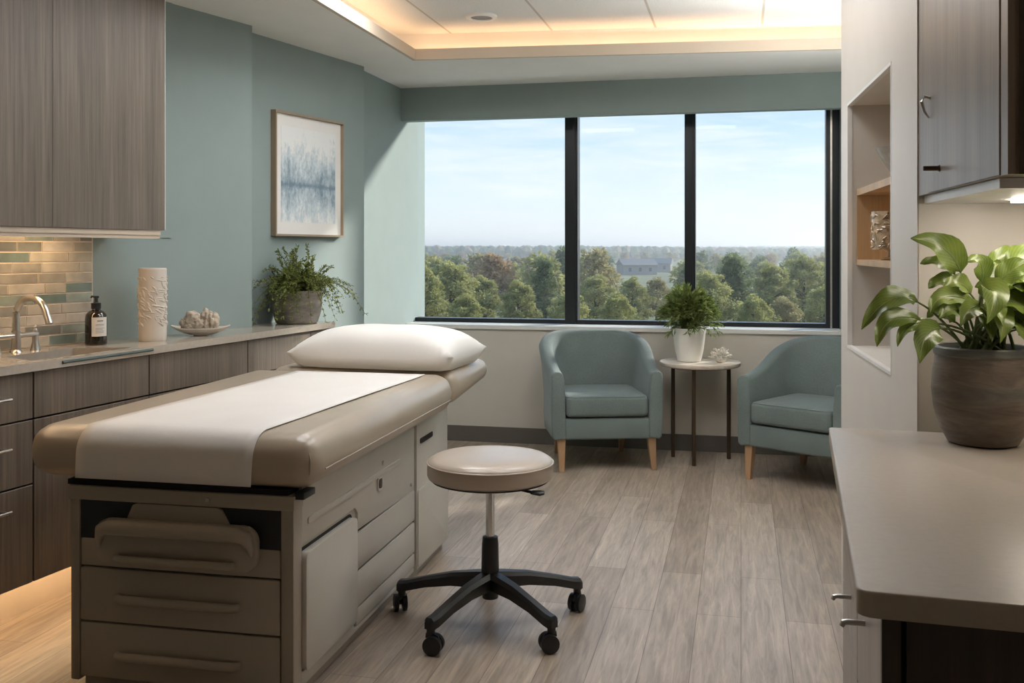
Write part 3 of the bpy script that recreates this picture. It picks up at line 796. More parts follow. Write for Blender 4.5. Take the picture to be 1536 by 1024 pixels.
# piping seam around the front right corner
bm = NB()
for xx in (CX1-.012,):
    pts = [(CX1+.0005, y, PZ0+.055) for y in (CY0+.08, .3, .7, 1.1, CY1-.08)]
    tube(bm, pts, .0022, 6)
pts = []
for i in range(13):
    a = R(180 - 0*i); 
arc = [(CX1-PR+PR*math.cos(R(-90+15*i)), CY0+PR*(1-.29), PZ0+PR+PR*math.sin(R(-90+15*i))) for i in range(0,7)]
mk('piping', bm, M['vinyl'], et)
bm = NB()
tube(bm, [(CX1-PR*.29+.001, CY0+PR*.29-.001, PZ0+.05), (CX1-PR*.29+.001, CY0+PR*.29-.001, PZ1-PR)] +
     [(CX1-PR*.29-.002-.05*(1-math.cos(R(a))), CY0+PR*.29+.002+.05*(1-math.cos(R(a))), PZ1-PR+PR*.93*math.sin(R(a))) for a in (20,40,60,80)], .0022, 6)
mk('piping', bm, M['vinyl'], et)

# paper sheet over the cushion (rests on it: its own thing)
pp = empty('exam_paper', (-.62, 2.84, 0), -TA, 'white disposable paper sheet running down the exam table cushion', 'paper sheet')
prof = [(CY0-.0035, PZ0+.012), (CY0-.0035, PZ0+.04)]
for i in range(0, 10):
    a = R(180 - 10*i); prof.append((CY0+PR + (PR+.0035)*math.cos(a), PZ1-PR + (PR+.0035)*math.sin(a)))
for i in range(1, 24): prof.append((CY0+PR + (1.33)*i/23, PZ1+.0035))
bm = NB(); nx = 14; rowsv = []
L_ = 0; last = None
for (y, z) in prof:
    if last: L_ += math.hypot(y-last[0], z-last[1])
    last = (y, z)
    k = min(1, L_/1.45)
    xl = CX0+.185 + .07*k; xr = CX1-.190 + .085*k
    row = []
    for i in range(nx+1):
        x = xl + (xr-xl)*i/nx
        wv = .0012*abs(math.sin(x*9 + y*3))
        row.append(bm.verts.new((x, y, z + (wv if y > CY0+PR else 0))))
    rowsv.append(row)
for a, b_ in zip(rowsv, rowsv[1:]):
    for i in range(nx): bm.faces.new((a[i], a[i+1], b_[i+1], b_[i]))
o = mk('sheet', bm, M['paper'], pp, ang=60); sm = o.modifiers.new('thick', 'SOLIDIFY'); sm.thickness = .0012; sm.offset = 1

# pillow
def pillow(bm, w, d, h, n=26):
    top, bot = {}, {}
    for i in range(n+1):
        for j in range(n+1):
            u, v = 2*i/n-1, 2*j/n-1
            pin = 1 - .07*(1-abs(v))*(abs(u)**3) ; pin2 = 1 - .06*(1-abs(u))*(abs(v)**3)
            x, y = u*w/2*pin2*(1-.05*(1-v*v)*abs(u)**4), v*d/2*(1-.07*(1-u*u)*abs(v)**4)
            k = max(0, (1-u**4))**.55*max(0, (1-v**4))**.55
            wr = .006*mnoise.noise(Vector((u*2.3, v*2.3, .3)))*k
            top[i,j] = bm.verts.new((x, y, .048 + h*.72*k + wr + .018*(abs(u)*abs(v))**3)) 
            edge = i in (0,n) or j in (0,n)
            bot[i,j] = top[i,j] if edge else bm.verts.new((x, y, max(.0, .048 - h*.50*k**.75)))
    for i in range(n):
        for j in range(n):
            bm.faces.new((top[i,j], top[i+1,j], top[i+1,j+1], top[i,j+1]))
            q = (bot[i,j], bot[i,j+1], bot[i+1,j+1], bot[i+1,j]); bm.faces.new(q)
bm = NB(); pillow(bm, .78, .48, .175)
o = mk('pillow', bm, M['cotton'], ang=75); 
pc = Vector((-.62, 2.84)) + Vector((math.cos(TA), -math.sin(TA)))*(-.300) + Vector((math.sin(TA), math.cos(TA)))*1.70
o.location = (pc.x, pc.y, PZ1+.006); o.rotation_euler = (0, 0, -TA-R(4)); tag(o, 'plump white pillow lying at the head of the exam table', 'pillow')

# ------------------------------------------------------------------ stool
so_x, so_y = -.077, 3.53
stl = empty('stool', (so_x, so_y, 0), 0, 'round beige swivel stool on black five-star caster base', 'stool')
SR = .222
bm = NB(); lathe(bm, [(0,.505), (SR-.02,.505), (SR-.004,.512), (SR,.522), (SR,.560), (SR-.001,.566), (SR-.004,.572), (SR-.02,.582), (SR-.06,.590), (.10,.594), (0,.595)], 72); seat = mk('seat', bm, M['vinyl_s'], stl, ang=60)
bm = NB(); tube(bm, [((SR+.0005)*math.cos(2*math.pi*i/72), (SR+.0005)*math.sin(2*math.pi*i/72), .5645) for i in range(73)], .003, 8, cap=False); mk('piping', bm, M['vinyl_s'], seat)
bm = NB(); lathe(bm, [(0,.490), (.05,.488), (.19,.497), (SR-.015,.502), (SR-.015,.5055), (0,.5055)], 48); mk('seat_plate', bm, M['blackpl'], stl)
bm = NB(); tube(bm, [(.09,-.10,.493), (.130,-.135,.491), (.150,-.145,.490)], .005, 8); tube(bm, [(.143,-.142,.490), (.172,-.150,.489), (.186,-.152,.490)], [(.016,.006), (.020,.009), (.012,.006)], 12, up=(0,0,1)); mk('height_lever', bm, M['blackpl'], stl)
bm = NB(); tube(bm, [(0,0,.26), (0,0,.492)], .0155, 24); mk('gas_lift', bm, M['chrome'], stl)
bm = NB(); lathe(bm, [(0,.085), (.028,.085), (.03,.1), (.031,.18), (.0295,.275), (.027,.30), (.020,.302), (0,.302)], 28); mk('column', bm, M['blackpl'], stl)
for k in range(5):
    a = R(20+72*k); c, s = math.cos(a), math.sin(a)
    L = .335
    bm = NB()
    def arm_sec(t, z, w, h):
        return [bm.verts.new((c*t - s*dx_, s*t + c*dx_, z+dz_)) for dx_, dz_ in ((-w,-h),(w,-h),(w*1.0,h*.5),(w*.55,h),(-w*.55,h),(-w,h*.5))]
    secs = [arm_sec(.0, .150, .030, .030), arm_sec(.05, .150, .030, .026), arm_sec(.14, .142, .024, .022), arm_sec(.24, .122, .021, .018), arm_sec(L-.02, .102, .021, .018), arm_sec(L+.008, .098, .019, .019), arm_sec(L+.016, .094, .013, .013)]
    for p_, q_ in zip(secs, secs[1:]):
        for i in range(6): bm.faces.new((p_[i], p_[(i+1)%6], q_[(i+1)%6], q_[i]))
    bm.faces.new(secs[0][::-1]); bm.faces.new(secs[-1])
    tube(bm, [(c*L, s*L, .092), (c*L, s*L, .060)], .014, 12)
    arm = mk('base_arm', bm, M['blackpl'], stl, ang=40)
    ca = empty('caster', (c*(L+.004), s*(L+.004), 0), a + R((40, -25, 120, -70, 65)[k])); ca.parent = arm
    w_ = NB()
    for yy in (-.0155, .0155):
        tube(w_, [(-.012, yy-.0095*(1 if yy > 0 else 1), .031), (-.012, yy-.007, .031), (-.012, yy+.007, .031), (-.012, yy+.0095, .031)], [.022,.031,.031,.022], 24)
    bm = w_
    tube(bm, [(-.012,-.02,.031), (-.012,.02,.031)], .008, 10)
    prism(bm, [(-.038,.040), (-.028,.060), (-.010,.068), (.012,.068), (.014,.052), (0,.050), (-.02,.036)], -.0055, .0055, plane='xz')
    bpy.data.objects.remove(ca)
    rot = Matrix.Translation((c*(L+.004), s*(L+.004), 0)) @ Matrix.Rotation(a + R((40, -25, 120, -70, 65)[k]), 4, 'Z')
    bmesh.ops.transform(bm, matrix=rot, verts=bm.verts[:])
    mk('caster', bm, M['blackpl'], arm)

# ------------------------------------------------------------------ tub chairs
def make_chair(loc, rz, label):
    o = empty('armchair', loc, rz, label, 'armchair', 'teal tub chairs by the window')
    # plan path: from the front of the left arm, round the back, to the front of the right arm
    hw, yf, ym, yb = .333, -.335, .02, .345
    path = []
    for i in range(9): path.append((-hw, yf + (ym-yf)*i/8, -1, 0))
    N = 34; e = 2.5
    for i in range(1, N):
        a = math.pi - math.pi*i/N
        cx = math.copysign(abs(math.cos(a))**(2/e), math.cos(a)); sy = abs(math.sin(a))**(2/e)
        path.append((hw*cx, ym + (yb-ym)*sy, 0, 0))
    for i in range(9): path.append((hw, ym + (yf-ym)*i/8, 1, 0))
    n = len(path)
    bm = NB(); secs = []
    d = [0]
    for i in range(1, n): d.append(d[-1] + math.hypot(path[i][0]-path[i-1][0], path[i][1]-path[i-1][1]))
    for i, (x, y, _, _) in enumerate(path):
        x0, y0 = path[max(i-1,0)][:2]; x1, y1 = path[min(i+1,n-1)][:2]
        t = Vector((x1-x0, y1-y0)).normalized(); nrm = Vector((t.y, -t.x))      # points inward
        u = min(d[i], d[-1]-d[i])/(d[-1]/2)             # 0 at the arm fronts, 1 mid back
        k = max(0, min(1, (u-.02)/.80)); k = k*k*(3-2*k)
        zt = .592 + .196*k
        th = .072 + .018*k
        lean = .045*k
        prof = []
        for (a_, z_) in ((.022, .190), (.006, .205), (0, .30), (0, .42)): prof.append((a_, z_))
        r_ = .026
        prof += [(-lean*.5, zt-.10), (-lean, zt-r_), (-lean+r_*.3, zt-r_*.3), (-lean+r_, zt), (-lean+th-r_, zt), (-lean+th-r_*.3, zt-r_*.3), (-lean+th, zt-r_)]
        prof += [(th-lean*.4+.01, .47), (th+.012, .36), (th+.012, .25), (th+.012, .20)]
        secs.append([bm.verts.new((x + nrm.x*a_, y + nrm.y*a_, z_)) for a_, z_ in prof])
    m_ = len(secs[0])
    for a_, b_ in zip(secs, secs[1:]):
        for i in range(m_): bm.faces.new((a_[i], a_[(i+1)%m_], b_[(i+1)%m_], b_[i]))
    bm.faces.new(secs[0][::-1]); bm.faces.new(secs[-1])
    bmesh.ops.recalc_face_normals(bm, faces=bm.faces[:])
    end = [e_ for e_ in bm.edges if len({f.index for f in e_.link_faces}) and any(len(f.verts) == m_ for f in e_.link_faces)]
    bmesh.ops.bevel(bm, geom=end, offset=.010, segments=3, profile=.5, affect='EDGES', clamp_overlap=True)
    mk('shell', bm, M['fab'], o, ang=50)
    # seat base with curved back
    bm = NB(); pts = [(-.254, yf+.004), (.254, yf+.004)] + [(.254*math.cos(R(a)), .06+.22*math.sin(R(a))) for a in range(0, 181, 15)]
    prism(bm, pts, .192, .318); bmesh.ops.bevel(bm, geom=bm.edges[:], offset=.012, segments=3, profile=.5, affect='EDGES', clamp_overlap=True)
    mk('seat_base', bm, M['fab'], o, ang=50)
    bm = NB(); pts = rrect(-.245, yf-.012, .245, .20, .03, 4)
    prism(bm, pts, .326, .446)
    bmesh.ops.bevel(bm, geom=[e_ for e_ in bm.edges if abs(e_.verts[0].co.z-e_.verts[1].co.z) < 1e-5], offset=.022, segments=4, profile=.5, affect='EDGES', clamp_overlap=True)
    bmesh.ops.triangulate(bm, faces=[f for f in bm.faces if len(f.verts) > 4])
    bmesh.ops.subdivide_edges(bm, edges=[e_ for e_ in bm.edges if e_.calc_length() > .12], cuts=2, use_grid_fill=True)
    for v in bm.verts:
        if v.co.z > .43: v.co.z += .016*max(0, 1-(v.co.x/.26)**2)*max(0, 1-((v.co.y+.07)/.28)**2)
    cu = mk('seat_cushion', bm, M['fab'], o, ang=60)
    bm = NB()
    loop = [(p[0], p[1], .442) for p in rrect(-.238, yf-.005, .238, .193, .03, 4)]
    tube(bm, loop + loop[:1], .0035, 6, cap=False); mk('piping', bm, M['fab'], cu)
    for sx_ in (-1, 1):
        for (yy, dy_) in ((yf+.045, -.012), (.245, .02)):
            bm = NB()
            xx = sx_*(.270 if yy < 0 else .205)
            tube(bm, [(xx + sx_*.012, yy+dy_, 0), (xx, yy, .196)], [(.020,.020), (.034,.034)], 4, up=(0,0,1))
            bmesh.ops.rotate(bm, cent=(xx, yy, 0), matrix=Matrix.Rotation(R(45), 3, 'Z'), verts=bm.verts[:])
            mk('leg', bm, M['legwood'], o, ang=30)
    return o
make_chair((.535, 6.235, 0), R(5), 'left teal tub armchair, wholly visible below the window, facing the room')
make_chair((1.765, 5.76, 0), R(-44), 'right teal tub armchair turned inward, half hidden by the niche wall')

# ------------------------------------------------------------------ side table and what stands on it
tx, ty = 1.172, 6.235
tb = empty('side_table', (tx, ty, 0), R(0), 'small round stone-topped side table between the armchairs', 'side table')
TZ = .618
bm = NB(); lathe(bm, [(0,TZ-.028), (.240,TZ-.028), (.247,TZ-.024), (.25,TZ-.018), (.25,TZ-.004), (.246,TZ), (0,TZ)], 64); mk('tabletop', bm, M['travertine'], tb, ang=40)
for a in (141, 250, 15):
    c, s = math.cos(R(a))*.195, math.sin(R(a))*.165
    bm = NB(); box(bm, c-.011, s-.011, 0, c+.011, s+.011, TZ-.028, .002); mk('leg', bm, M['bronze'], tb)
bm = NB(); lathe(bm, [(.0,TZ-.036), (.20,TZ-.036), (.20,TZ-.0285), (0,TZ-.0285)], 40); mk('apron_plate', bm, M['bronze'], tb)

gx, gy = 1.105, 6.235
gp = empty('potted_plant', (gx, gy, TZ), 0, 'bushy green plant in a plain white pot on the side table', 'plant')
bm = NB(); lathe(bm, [(0,0), (.066,0), (.072,.004), (.088,.07), (.099,.16), (.103,.204), (.101,.208), (.095,.206), (.093,.18), (0,.18)], 44); mk('pot', bm, M['white_cer'], gp)
bm = NB(); lathe(bm, [(0,.198), (.0945,.194), (.0945,.184), (0,.184)], 24); mk('soil', bm, M['soil'], gp)
random.seed(5)
bl, bs_ = NB(), NB()
def blade(bm, pts, w):
    prev = None
    for i, p in enumerate(pts):
        t = (pts[min(i+1,len(pts)-1)] - pts[max(i-1,0)]).normalized()
        s = t.cross(Vector((0,0,1)));  s = s.normalized() if s.length > 1e-3 else Vector((1,0,0))
        k = i/(len(pts)-1); ww = w*math.sin(math.pi*(.12+.88*k))**.7 if k < 1 else 0
        nn = s.cross(t)*ww*.25
        row = [bm.verts.new(p - s*ww/2 + nn), bm.verts.new(p), bm.verts.new(p + s*ww/2 + nn)]
        if prev:
            for q in (0,1): bm.faces.new((prev[q], prev[q+1], row[q+1], row[q]))
        prev = row
def bayclear(p):   # stays clear of the wall below the window and the glass
    w = Vector((p.x+gx, p.y+gy)) - B0
    lim = -.01 if p.z+TZ < WZ0+.03 else .12
    return w.dot(EY) < lim
for k in range(330):
    a = rnd(0, 2*math.pi); el = rnd(0, 1)**.8
    r0 = rnd(0, .05); b0 = Vector((r0*math.cos(a), r0*math.sin(a), .196))
    tip_r = .055 + .155*(1-el)**.8*rnd(.65,1.08); tip_z = .245 + .225*el*rnd(.75,1.0) + (rnd(-.10,.03) if el < .2 else 0)
    p2 = Vector((tip_r*math.cos(a), tip_r*math.sin(a), tip_z)); p1 = Vector((tip_r*.5*math.cos(a), tip_r*.5*math.sin(a), .19 + (tip_z-.19)*.75 + .085*(1-el)))
    pts = bez(b0, p1, p2, 10)
    pts = [p for p in pts if bayclear(p)]
    if len(pts) < 6: continue
    tube(bs_, pts[:-1], .0012, 4)
    for i in range(3, len(pts)):
        t = pts[i]-pts[i-1]
        for q in range(3):
            d = t.normalized()*1.0 + Vector((rnd(-.8,.8), rnd(-.8,.8), rnd(-.3,.6)))
            l = rnd(.026,.058); q1 = pts[i] + d.normalized()*l
            if not bayclear(q1): continue
            leaf_quad(bl, pts[i], d, l, rnd(.006,.011), Vector((rnd(-.4,.4), rnd(-.4,.4), 1)))
mk('stems', bs_, M['stem'], gp); mk('foliage', bl, M['leaf_grass'], gp, smooth=False)

cw = empty('coral', (1.283, 6.155, TZ), 0, 'small white branching coral beside the white pot on the side table', 'coral')
random.seed(9); bm = NB()
knob_blob(bm, (0,0,.028), .033, 11, .3, 3, 3, (1.1,1,.85)); mk('core', bm, M['coral_w'], cw, ang=80)
bm = NB()
for k in range(74):
    a = rnd(0, 2*math.pi); e = rnd(.12, 1.5)
    d = Vector((math.cos(a)*math.cos(e), math.sin(a)*math.cos(e), math.sin(e)))
    l = rnd(.05, .078)*(1-.12*math.sin(e)); p = Vector((0,0,.022))
    q = p + d*l; j = Vector((rnd(-1,1), rnd(-1,1), rnd(-1,1)))*.008
    tube(bm, [p + d*.02, p + d*l*.6 + j, q], [.0075,.006,.005], 6)
    for w in range(2):
        q2 = q + (d + Vector((rnd(-1,1), rnd(-1,1), rnd(-.5,1))) ).normalized()*rnd(.006,.011)
        tube(bm, [p + d*l*.7 + j, q2], [.005,.0035], 6)
    if q.z < .004: pass
for v in bm.verts: v.co.z = max(v.co.z, .001)
mk('branches', bm, M['coral_w'], cw, ang=70)

# ------------------------------------------------------------------ right counter and cabinets
RC = math.atan(.287); RZ = .90
rw = Vector((math.sin(RC), math.cos(RC))); rn = Vector((math.cos(RC), -math.sin(RC)))
r0 = Vector((.4148, 1.2035)); RL = 1.16
def rloc(a, b): p = r0 + rn*a + rw*b; return (p.x, p.y)
wall_r = lambda b: None
ct_pts = [(.0, 0), (.60, 0), (.60, RL), (0, RL)]
bm = NB(); pts = []
rad = .022
for i in range(7):
    a = R(180 + 90*i/6); pts.append((rad + rad*math.cos(a), rad + rad*math.sin(a)))
pts += [(.695, 0), (.580, RL)]
for i in range(5):
    a = R(90 + 90*i/4); pts.append((.008 + .008*math.cos(a), RL-.008 + .008*math.sin(a)))
prism(bm, pts, RZ-.031, RZ)
bmesh.ops.bevel(bm, geom=[e for e in bm.edges if e.verts[0].co.z > RZ-.001 and e.verts[1].co.z > RZ-.001 and len(e.link_faces) == 2 and e.calc_face_angle(0) > .5], offset=.0035, segments=3, profile=.5, affect='EDGES')
o = mk('countertop', bm, M['quartz_r'], ang=40); o.location = (r0.x, r0.y, 0); o.rotation_euler = (0,0,-RC)
tag(o, 'warm grey countertop with a rounded corner on the right carrying the big plant', 'countertop')
def runit(b0, b1, label, zsplit, pull, endpanel=False):
    p = r0 + rw*b0
    c = empty('base_cabinet', (p.x, p.y, 0), -RC, label, 'cabinet', 'base cabinets under the right countertop')
    L = b1-b0
    bm = NB(); box(bm, .052, .001, .10, .565, L-.001, RZ-.032); mk('carcass', bm, M['dark_gap'], c, smooth=False)
    bm = NB(); box(bm, .09, .01, 0, .565, L-.01, .10); mk('plinth', bm, M['dark_gap'], c, smooth=False)
    if endpanel:
        bm = NB(); box(bm, .058, -.016, .0, .600, .0, RZ-.032); mk('end_panel', bm, M['lam_dark'], c, smooth=False)
        bm = NB(); box(bm, .030, -.014, .0, .052, .0, RZ-.032); mk('face_edge', bm, M['lam_dark'], c, smooth=False)
    for nm, z0, z1 in (('drawer', zsplit, RZ-.034), ('door', .10, zsplit)):
        bm = NB(); box(bm, .030, .003, z0+.003, .051, L-.003, z1-.003, .0015, 1); d = mk(nm, bm, M['lam_r'], c, smooth=False)
        if nm == 'drawer':
            yy, zz = pull
            bm = NB(); tube(bm, [(.031, yy, zz), (.004, yy, zz), (-.001, yy, zz-.001), (-.004, yy, zz-.007)], [.0042,.0045,.0048,.004], 10); mk('handle', bm, M['steel'], d)
    return c
runit(.035, .55, 'grey oak drawer cabinet at the near end of the right countertop', .57, (.305, .742), True)
runit(.55, 1.135, 'grey oak drawer cabinet at the far end of the right countertop', .56, (.215, .640))

# wall cabinet on the right
wc = empty('wall_cabinet', (pier_o.x, pier_o.y, 0), -PH, 'pale grey oak wall cabinet above the big leafy plant on the right', 'cabinet')
WL = .70; WB = 1.440
bm = NB(); box(bm, .018, -WL+.004, WB, .365, -.004, 2.405); mk('carcass', bm, M['lam_r'], wc, smooth=False)
bm = NB(); box(bm, .012, -WL, WB, .366, -WL+.004, 2.405); tag(mk('end_panel', bm, M['lam_dark'], wc, smooth=False), 'dark end panel')
bm = NB(); prism(bm, [(-WL,WB), (-.002,WB), (-.002,2.40), (-WL,2.40)], 0, .018, holes=[[(-WL+.040,WB+.001), (-.106,WB+.001), (-.106,2.36), (-WL+.040,2.36)]], plane='yz'); mk('face_frame', bm, M['lam_r'], wc, smooth=False)
bm = NB(); box(bm, -.002, -WL+.043, WB+.001, .017, -.109, 2.357, .001, 1); dr = mk('door', bm, M['lam_r'], wc, smooth=False)
bm = NB(); box(bm, .012, -WL+.09, WB-.019, .360, -.002, WB-.0008); mk('light_panel', bm, M['trimwhite'], wc, smooth=False)
bm = NB(); box(bm, .16, -WL+.12, WB-.025, .185, -.16, WB-.019); mk('led_strip', bm, M['led_n'], wc, smooth=False)
yk = -(2.40-2.185)/math.cos(PH)
bm = NB(); tube(bm, [(-.002, yk, 1.489), (-.006, yk, 1.489), (-.034, yk, 1.489), (-.036, yk, 1.489)], [.008,.0055,.0055,.0045], 14); mk('knob', bm, M['bronze'], dr)
yk = -.128
bm = NB(); tube(bm, [(-.001, yk, 1.655), (-.014, yk+.003, 1.660), (-.020, yk+.004, 1.648), (-.014, yk+.002, 1.625), (-.004, yk, 1.610)], [.004,.005,.0045,.0035,.002], 10); mk('hook', bm, M['steel'], dr)

# display box in the niche
n1l = n1 - .002
db = empty('display_shelf', (pier_o.x, pier_o.y, 0), -PH, 'lit oak display box built into the wall niche on the right', 'shelf')
bx0, by0 = .026, n0+.004
bm = NB(); box(bm, bx0, by0, 1.258, ND-.002, n1l, 1.277); mk('bottom_board', bm, M['wood_box'], db, smooth=False)
bm = NB(); box(bm, bx0, by0, 1.500, ND-.002, n1l, 1.522); mk('top_board', bm, M['wood_box'], db, smooth=False)
bm = NB(); box(bm, bx0, n1l-.014, 1.277, ND-.002, n1l, 1.500); mk('side_panel', bm, M['wood_box'], db, smooth=False)
bm = NB(); box(bm, ND-.012, by0, 1.277, ND-.002, n1l-.014, 1.500); mk('back_panel', bm, M['wood_box'], db, smooth=False)
bm = NB(); lathe(bm, [(0,1.492), (.024,1.493), (.026,1.4995), (0,1.4995)], 24, (.13, n1l-.30, 0)); mk('puck_light', bm, M['puck'], db)
# glass candle lamp + bowl
gl = Vector((1.200, 3.16))
ga = empty('candle_lamp', (gl.x, gl.y, 1.278), 0, 'textured amber glass cylinder lamp inside the lit niche box', 'lamp')
bm = NB(); Rg = .060
lathe(bm, [(Rg-.006,.034), (Rg,.034), (Rg,.154), (Rg-.006,.154), (Rg-.006,.034)], 48); sh_ = mk('glass_shade', bm, M['textglass'], ga)
bm = NB(); random.seed(4)
for k in range(120):
    a = rnd(0, 6.28); z = rnd(.04, .148); l = rnd(.012,.03); sl = rnd(-3,3)
    tube(bm, [((Rg+.0008)*math.cos(a+(t_-.5)*l*math.cos(sl)/Rg), (Rg+.0008)*math.sin(a+(t_-.5)*l*math.cos(sl)/Rg), min(.152, max(.036, z+(t_-.5)*l*math.sin(sl)+.004*math.sin(t_*5)))) for t_ in (0,.33,.66,1)], [.001,.003,.003,.001], 6)
mk('relief', bm, M['textglass'], sh_)
bm = NB(); lathe(bm, [(0,0), (.032,0), (.034,.004), (.014,.010), (.012,.026), (.026,.034), (0,.034)], 28); mk('foot', bm, M['textglass'], ga)
bo = Vector((1.240, 3.115))
bw_ = empty('bowl', (bo.x, bo.y, 1.522), 0, 'flared silvery glass bowl standing on top of the niche box', 'bowl')
bm = NB(); lathe(bm, [(0,.0), (.030,.0), (.036,.004), (.058,.034), (.080,.066), (.098,.098), (.103,.108), (.0995,.108), (.094,.098), (.075,.066), (.052,.036), (.028,.012), (0,.010)], 48); mk('body', bm, M['bowlglass'], bw_)

# big leafy plant on the right counter
PXc, PYc = 1.000, 2.125
bp = empty('potted_plant', (PXc, PYc, RZ), 0, 'large broad-leaved green plant in a dark glazed pot on the right counter', 'plant')
pr_ = [(0,0), (.062,0), (.070,.004), (.084,.03), (.0975,.075), (.1015,.115), (.0995,.155), (.095,.180), (.0945,.186), (.0975,.190), (.0975,.2035), (.095,.207), (.088,.206), (.0855,.18), (0,.178)]
bm = NB(); lathe(bm, pr_, 56); mk('pot', bm, M['glazed'], bp)
bm = NB(); lathe(bm, [(0,.194), (.05,.193), (.0862,.186), (.0862,.180), (0,.180)], 28); mk('soil', bm, M['soil'], bp)
def broad_mat():
    m, nt, b = newmat('broad_leaf')
    uv = nt.nodes.new('ShaderNodeUVMap'); sp = nt.nodes.new('ShaderNodeSeparateXYZ'); nt.links.new(uv.outputs[0], sp.inputs[0])
    def mth(op, a, bb):
        n = nt.nodes.new('ShaderNodeMath'); n.operation = op
        for i, x in enumerate((a, bb)):
            if isinstance(x, (int, float)): n.inputs[i].default_value = x
            else: nt.links.new(x, n.inputs[i])
        return n.outputs[0]
    au = mth('ABSOLUTE', sp.outputs['X'], 0)
    ph_ = mth('SUBTRACT', mth('MULTIPLY', sp.outputs['Y'], 60.0), mth('MULTIPLY', au, 26.0))
    vein = mth('SINE', ph_, 0)
    base = ramp(nt, noise_tex(nt, coords(nt), 18, 3), [(.3, (.085,.135,.018)), (.7, (.19,.245,.045))])
    c1 = mixc(nt, ramp(nt, vein, [(.86, (0,0,0)), (1.0, (.45,.45,.45))]), base, (.30,.36,.12))
    c2 = mixc(nt, ramp(nt, au, [(.0, (1,1,1)), (.07, (0,0,0))]), c1, (.34,.38,.14))
    nt.links.new(c2, b.inputs['Base Color']); setp(b, Roughness=.34, Specular_IOR_Level=.5)
    t = nt.nodes.new('ShaderNodeBsdfTranslucent'); nt.links.new(c2, t.inputs['Color'])
    mx = nt.nodes.new('ShaderNodeMixShader'); mx.inputs['Fac'].default_value = .3
    nt.links.new(b.outputs[0], mx.inputs[1]); nt.links.new(t.outputs[0], mx.inputs[2])
    nt.links.new(mx.outputs[0], nt.nodes['Material Output'].inputs['Surface'])
    return m
M['broad'] = broad_mat()
bl, bs_ = NB(), NB(); uvl = bl.loops.layers.uv.new('UVMap')
def broad_leaf(p0, p1, p2, w, face, petiole):
    """p0 base, p1 bend, p2 tip; face = direction the upper side looks to"""
    pts = bez(p0, p1, p2, 12); face = Vector(face).normalized(); rows_ = []
    for i, p in enumerate(pts):
        t = (pts[min(i+1,12)] - pts[max(i-1,0)]).normalized(); s = t.cross(face).normalized(); nn = s.cross(t)
        k = i/12; ww = w*(math.sin(math.pi*k**.72)**.85 if 0 < k < 1 else 0) + .0006
        row = []
        for j in range(-4, 5):
            u = j/4
            row.append((bl.verts.new(p + s*ww*.5*u + nn*(ww*.16*abs(u)**1.3 + .004*math.sin(k*14+u*2)*abs(u))), u, k))
        rows_.append(row)
    for a, b in zip(rows_, rows_[1:]):
        for j in range(8):
            q = (a[j], a[j+1], b[j+1], b[j])
            f_ = bl.faces.new([x[0] for x in q])
            for lp, x in zip(f_.loops, q): lp[uvl].uv = (x[1], x[2])
    if petiole:
        r_ = Vector(petiole); mid = r_.lerp(Vector(p0), .5) + Vector((0,0,.03))
        tube(bs_, bez(r_, mid, p0, 8), [.0035 - .0002*i for i in range(9)], 8)
        tube(bs_, [p - face*.0012 for p in pts[:-1]], [.002*(1-i/13) + .0004 for i in range(12)], 5)
K = PYc/1500
def at(px, py, dy=0):
    z = EYE - (py-375)/1500*(PYc+dy) - RZ; x = (px-768)/1500*(PYc+dy) - PXc
    return Vector((x, dy, z))
leaves = [  # base px, bend px, tip px, width m, depth offset, upper side direction
    ((1441,408), (1425,362), (1366,357), .064, -.02, (-.35,-.80,.45)),
    ((1375,452), (1333,428), (1292,494), .052, -.07, (-.4,-.75,.55)),
    ((1379,479), (1325,462), (1315,520), .046, -.10, (-.35,-.8,.5)),
    ((1398,484), (1352,478), (1346,520), .028, -.09, (-.3,-.85,.4)),
    ((1410,492), (1382,492), (1380,545), .054, -.12, (-.1,-1,.25)),
    ((1460,452), (1400,430), (1396,472), .040, -.05, (-.3,-.85,.5)),
    ((1432,410), (1410,385), (1380,395), .036, .01, (-.1,-.75,.65)),
    ((1473,424), (1480,380), (1448,392), .042, .0, (-.2,-.7,.6)),
    ((1474,438), (1505,420), (1480,486), .060, -.13, (.0,-1,.3)),
    ((1478,420), (1500,395), (1490,392), .040, .03, (.1,-.9,.5)),
    ((1496,425), (1520,400), (1545,390), .050, -.04, (.1,-.8,.7)),
    ((1500,450), (1530,450), (1560,480), .056, -.09, (.2,-.8,.6)),
    ((1490,470), (1512,460), (1500,515), .050, -.10, (.15,-1,.3)),
    ((1450,470), (1425,455), (1408,478), .040, -.06, (-.3,-.8,.5)),
    ((1520,430), (1550,410), (1590,430), .056, .0, (.2,-.6,.8)),
    ((1510,400), (1540,370), (1580,380), .054, .03, (.2,-.6,.8)),
    ((1455,440), (1440,415), (1415,430), .044, -.03, (-.2,-.8,.6)),
    ((1525,460), (1560,450), (1600,490), .056, -.06, (.3,-.7,.7)),
    ((1470,460), (1452,455), (1440,490), .040, -.10, (-.1,-1,.3)),
    ((1500,445), (1490,420), (1462,430), .042, .02, (0,-.9,.5)),
    ((1515,480), (1540,480), (1545,530), .048, -.10, (.2,-1,.4)),
    ((1485,408), (1500,380), (1530,372), .044, .05, (.1,-.7,.7)),
]
random.seed(8)
for (b_, m_, t_, w, dy_, fc) in leaves:
    root = Vector((rnd(-.04,.04), rnd(-.05,.02), .186))
    broad_leaf(at(*b_, dy_*.7), at(*m_, dy_), at(*t_, dy_*1.15), w, fc, root)
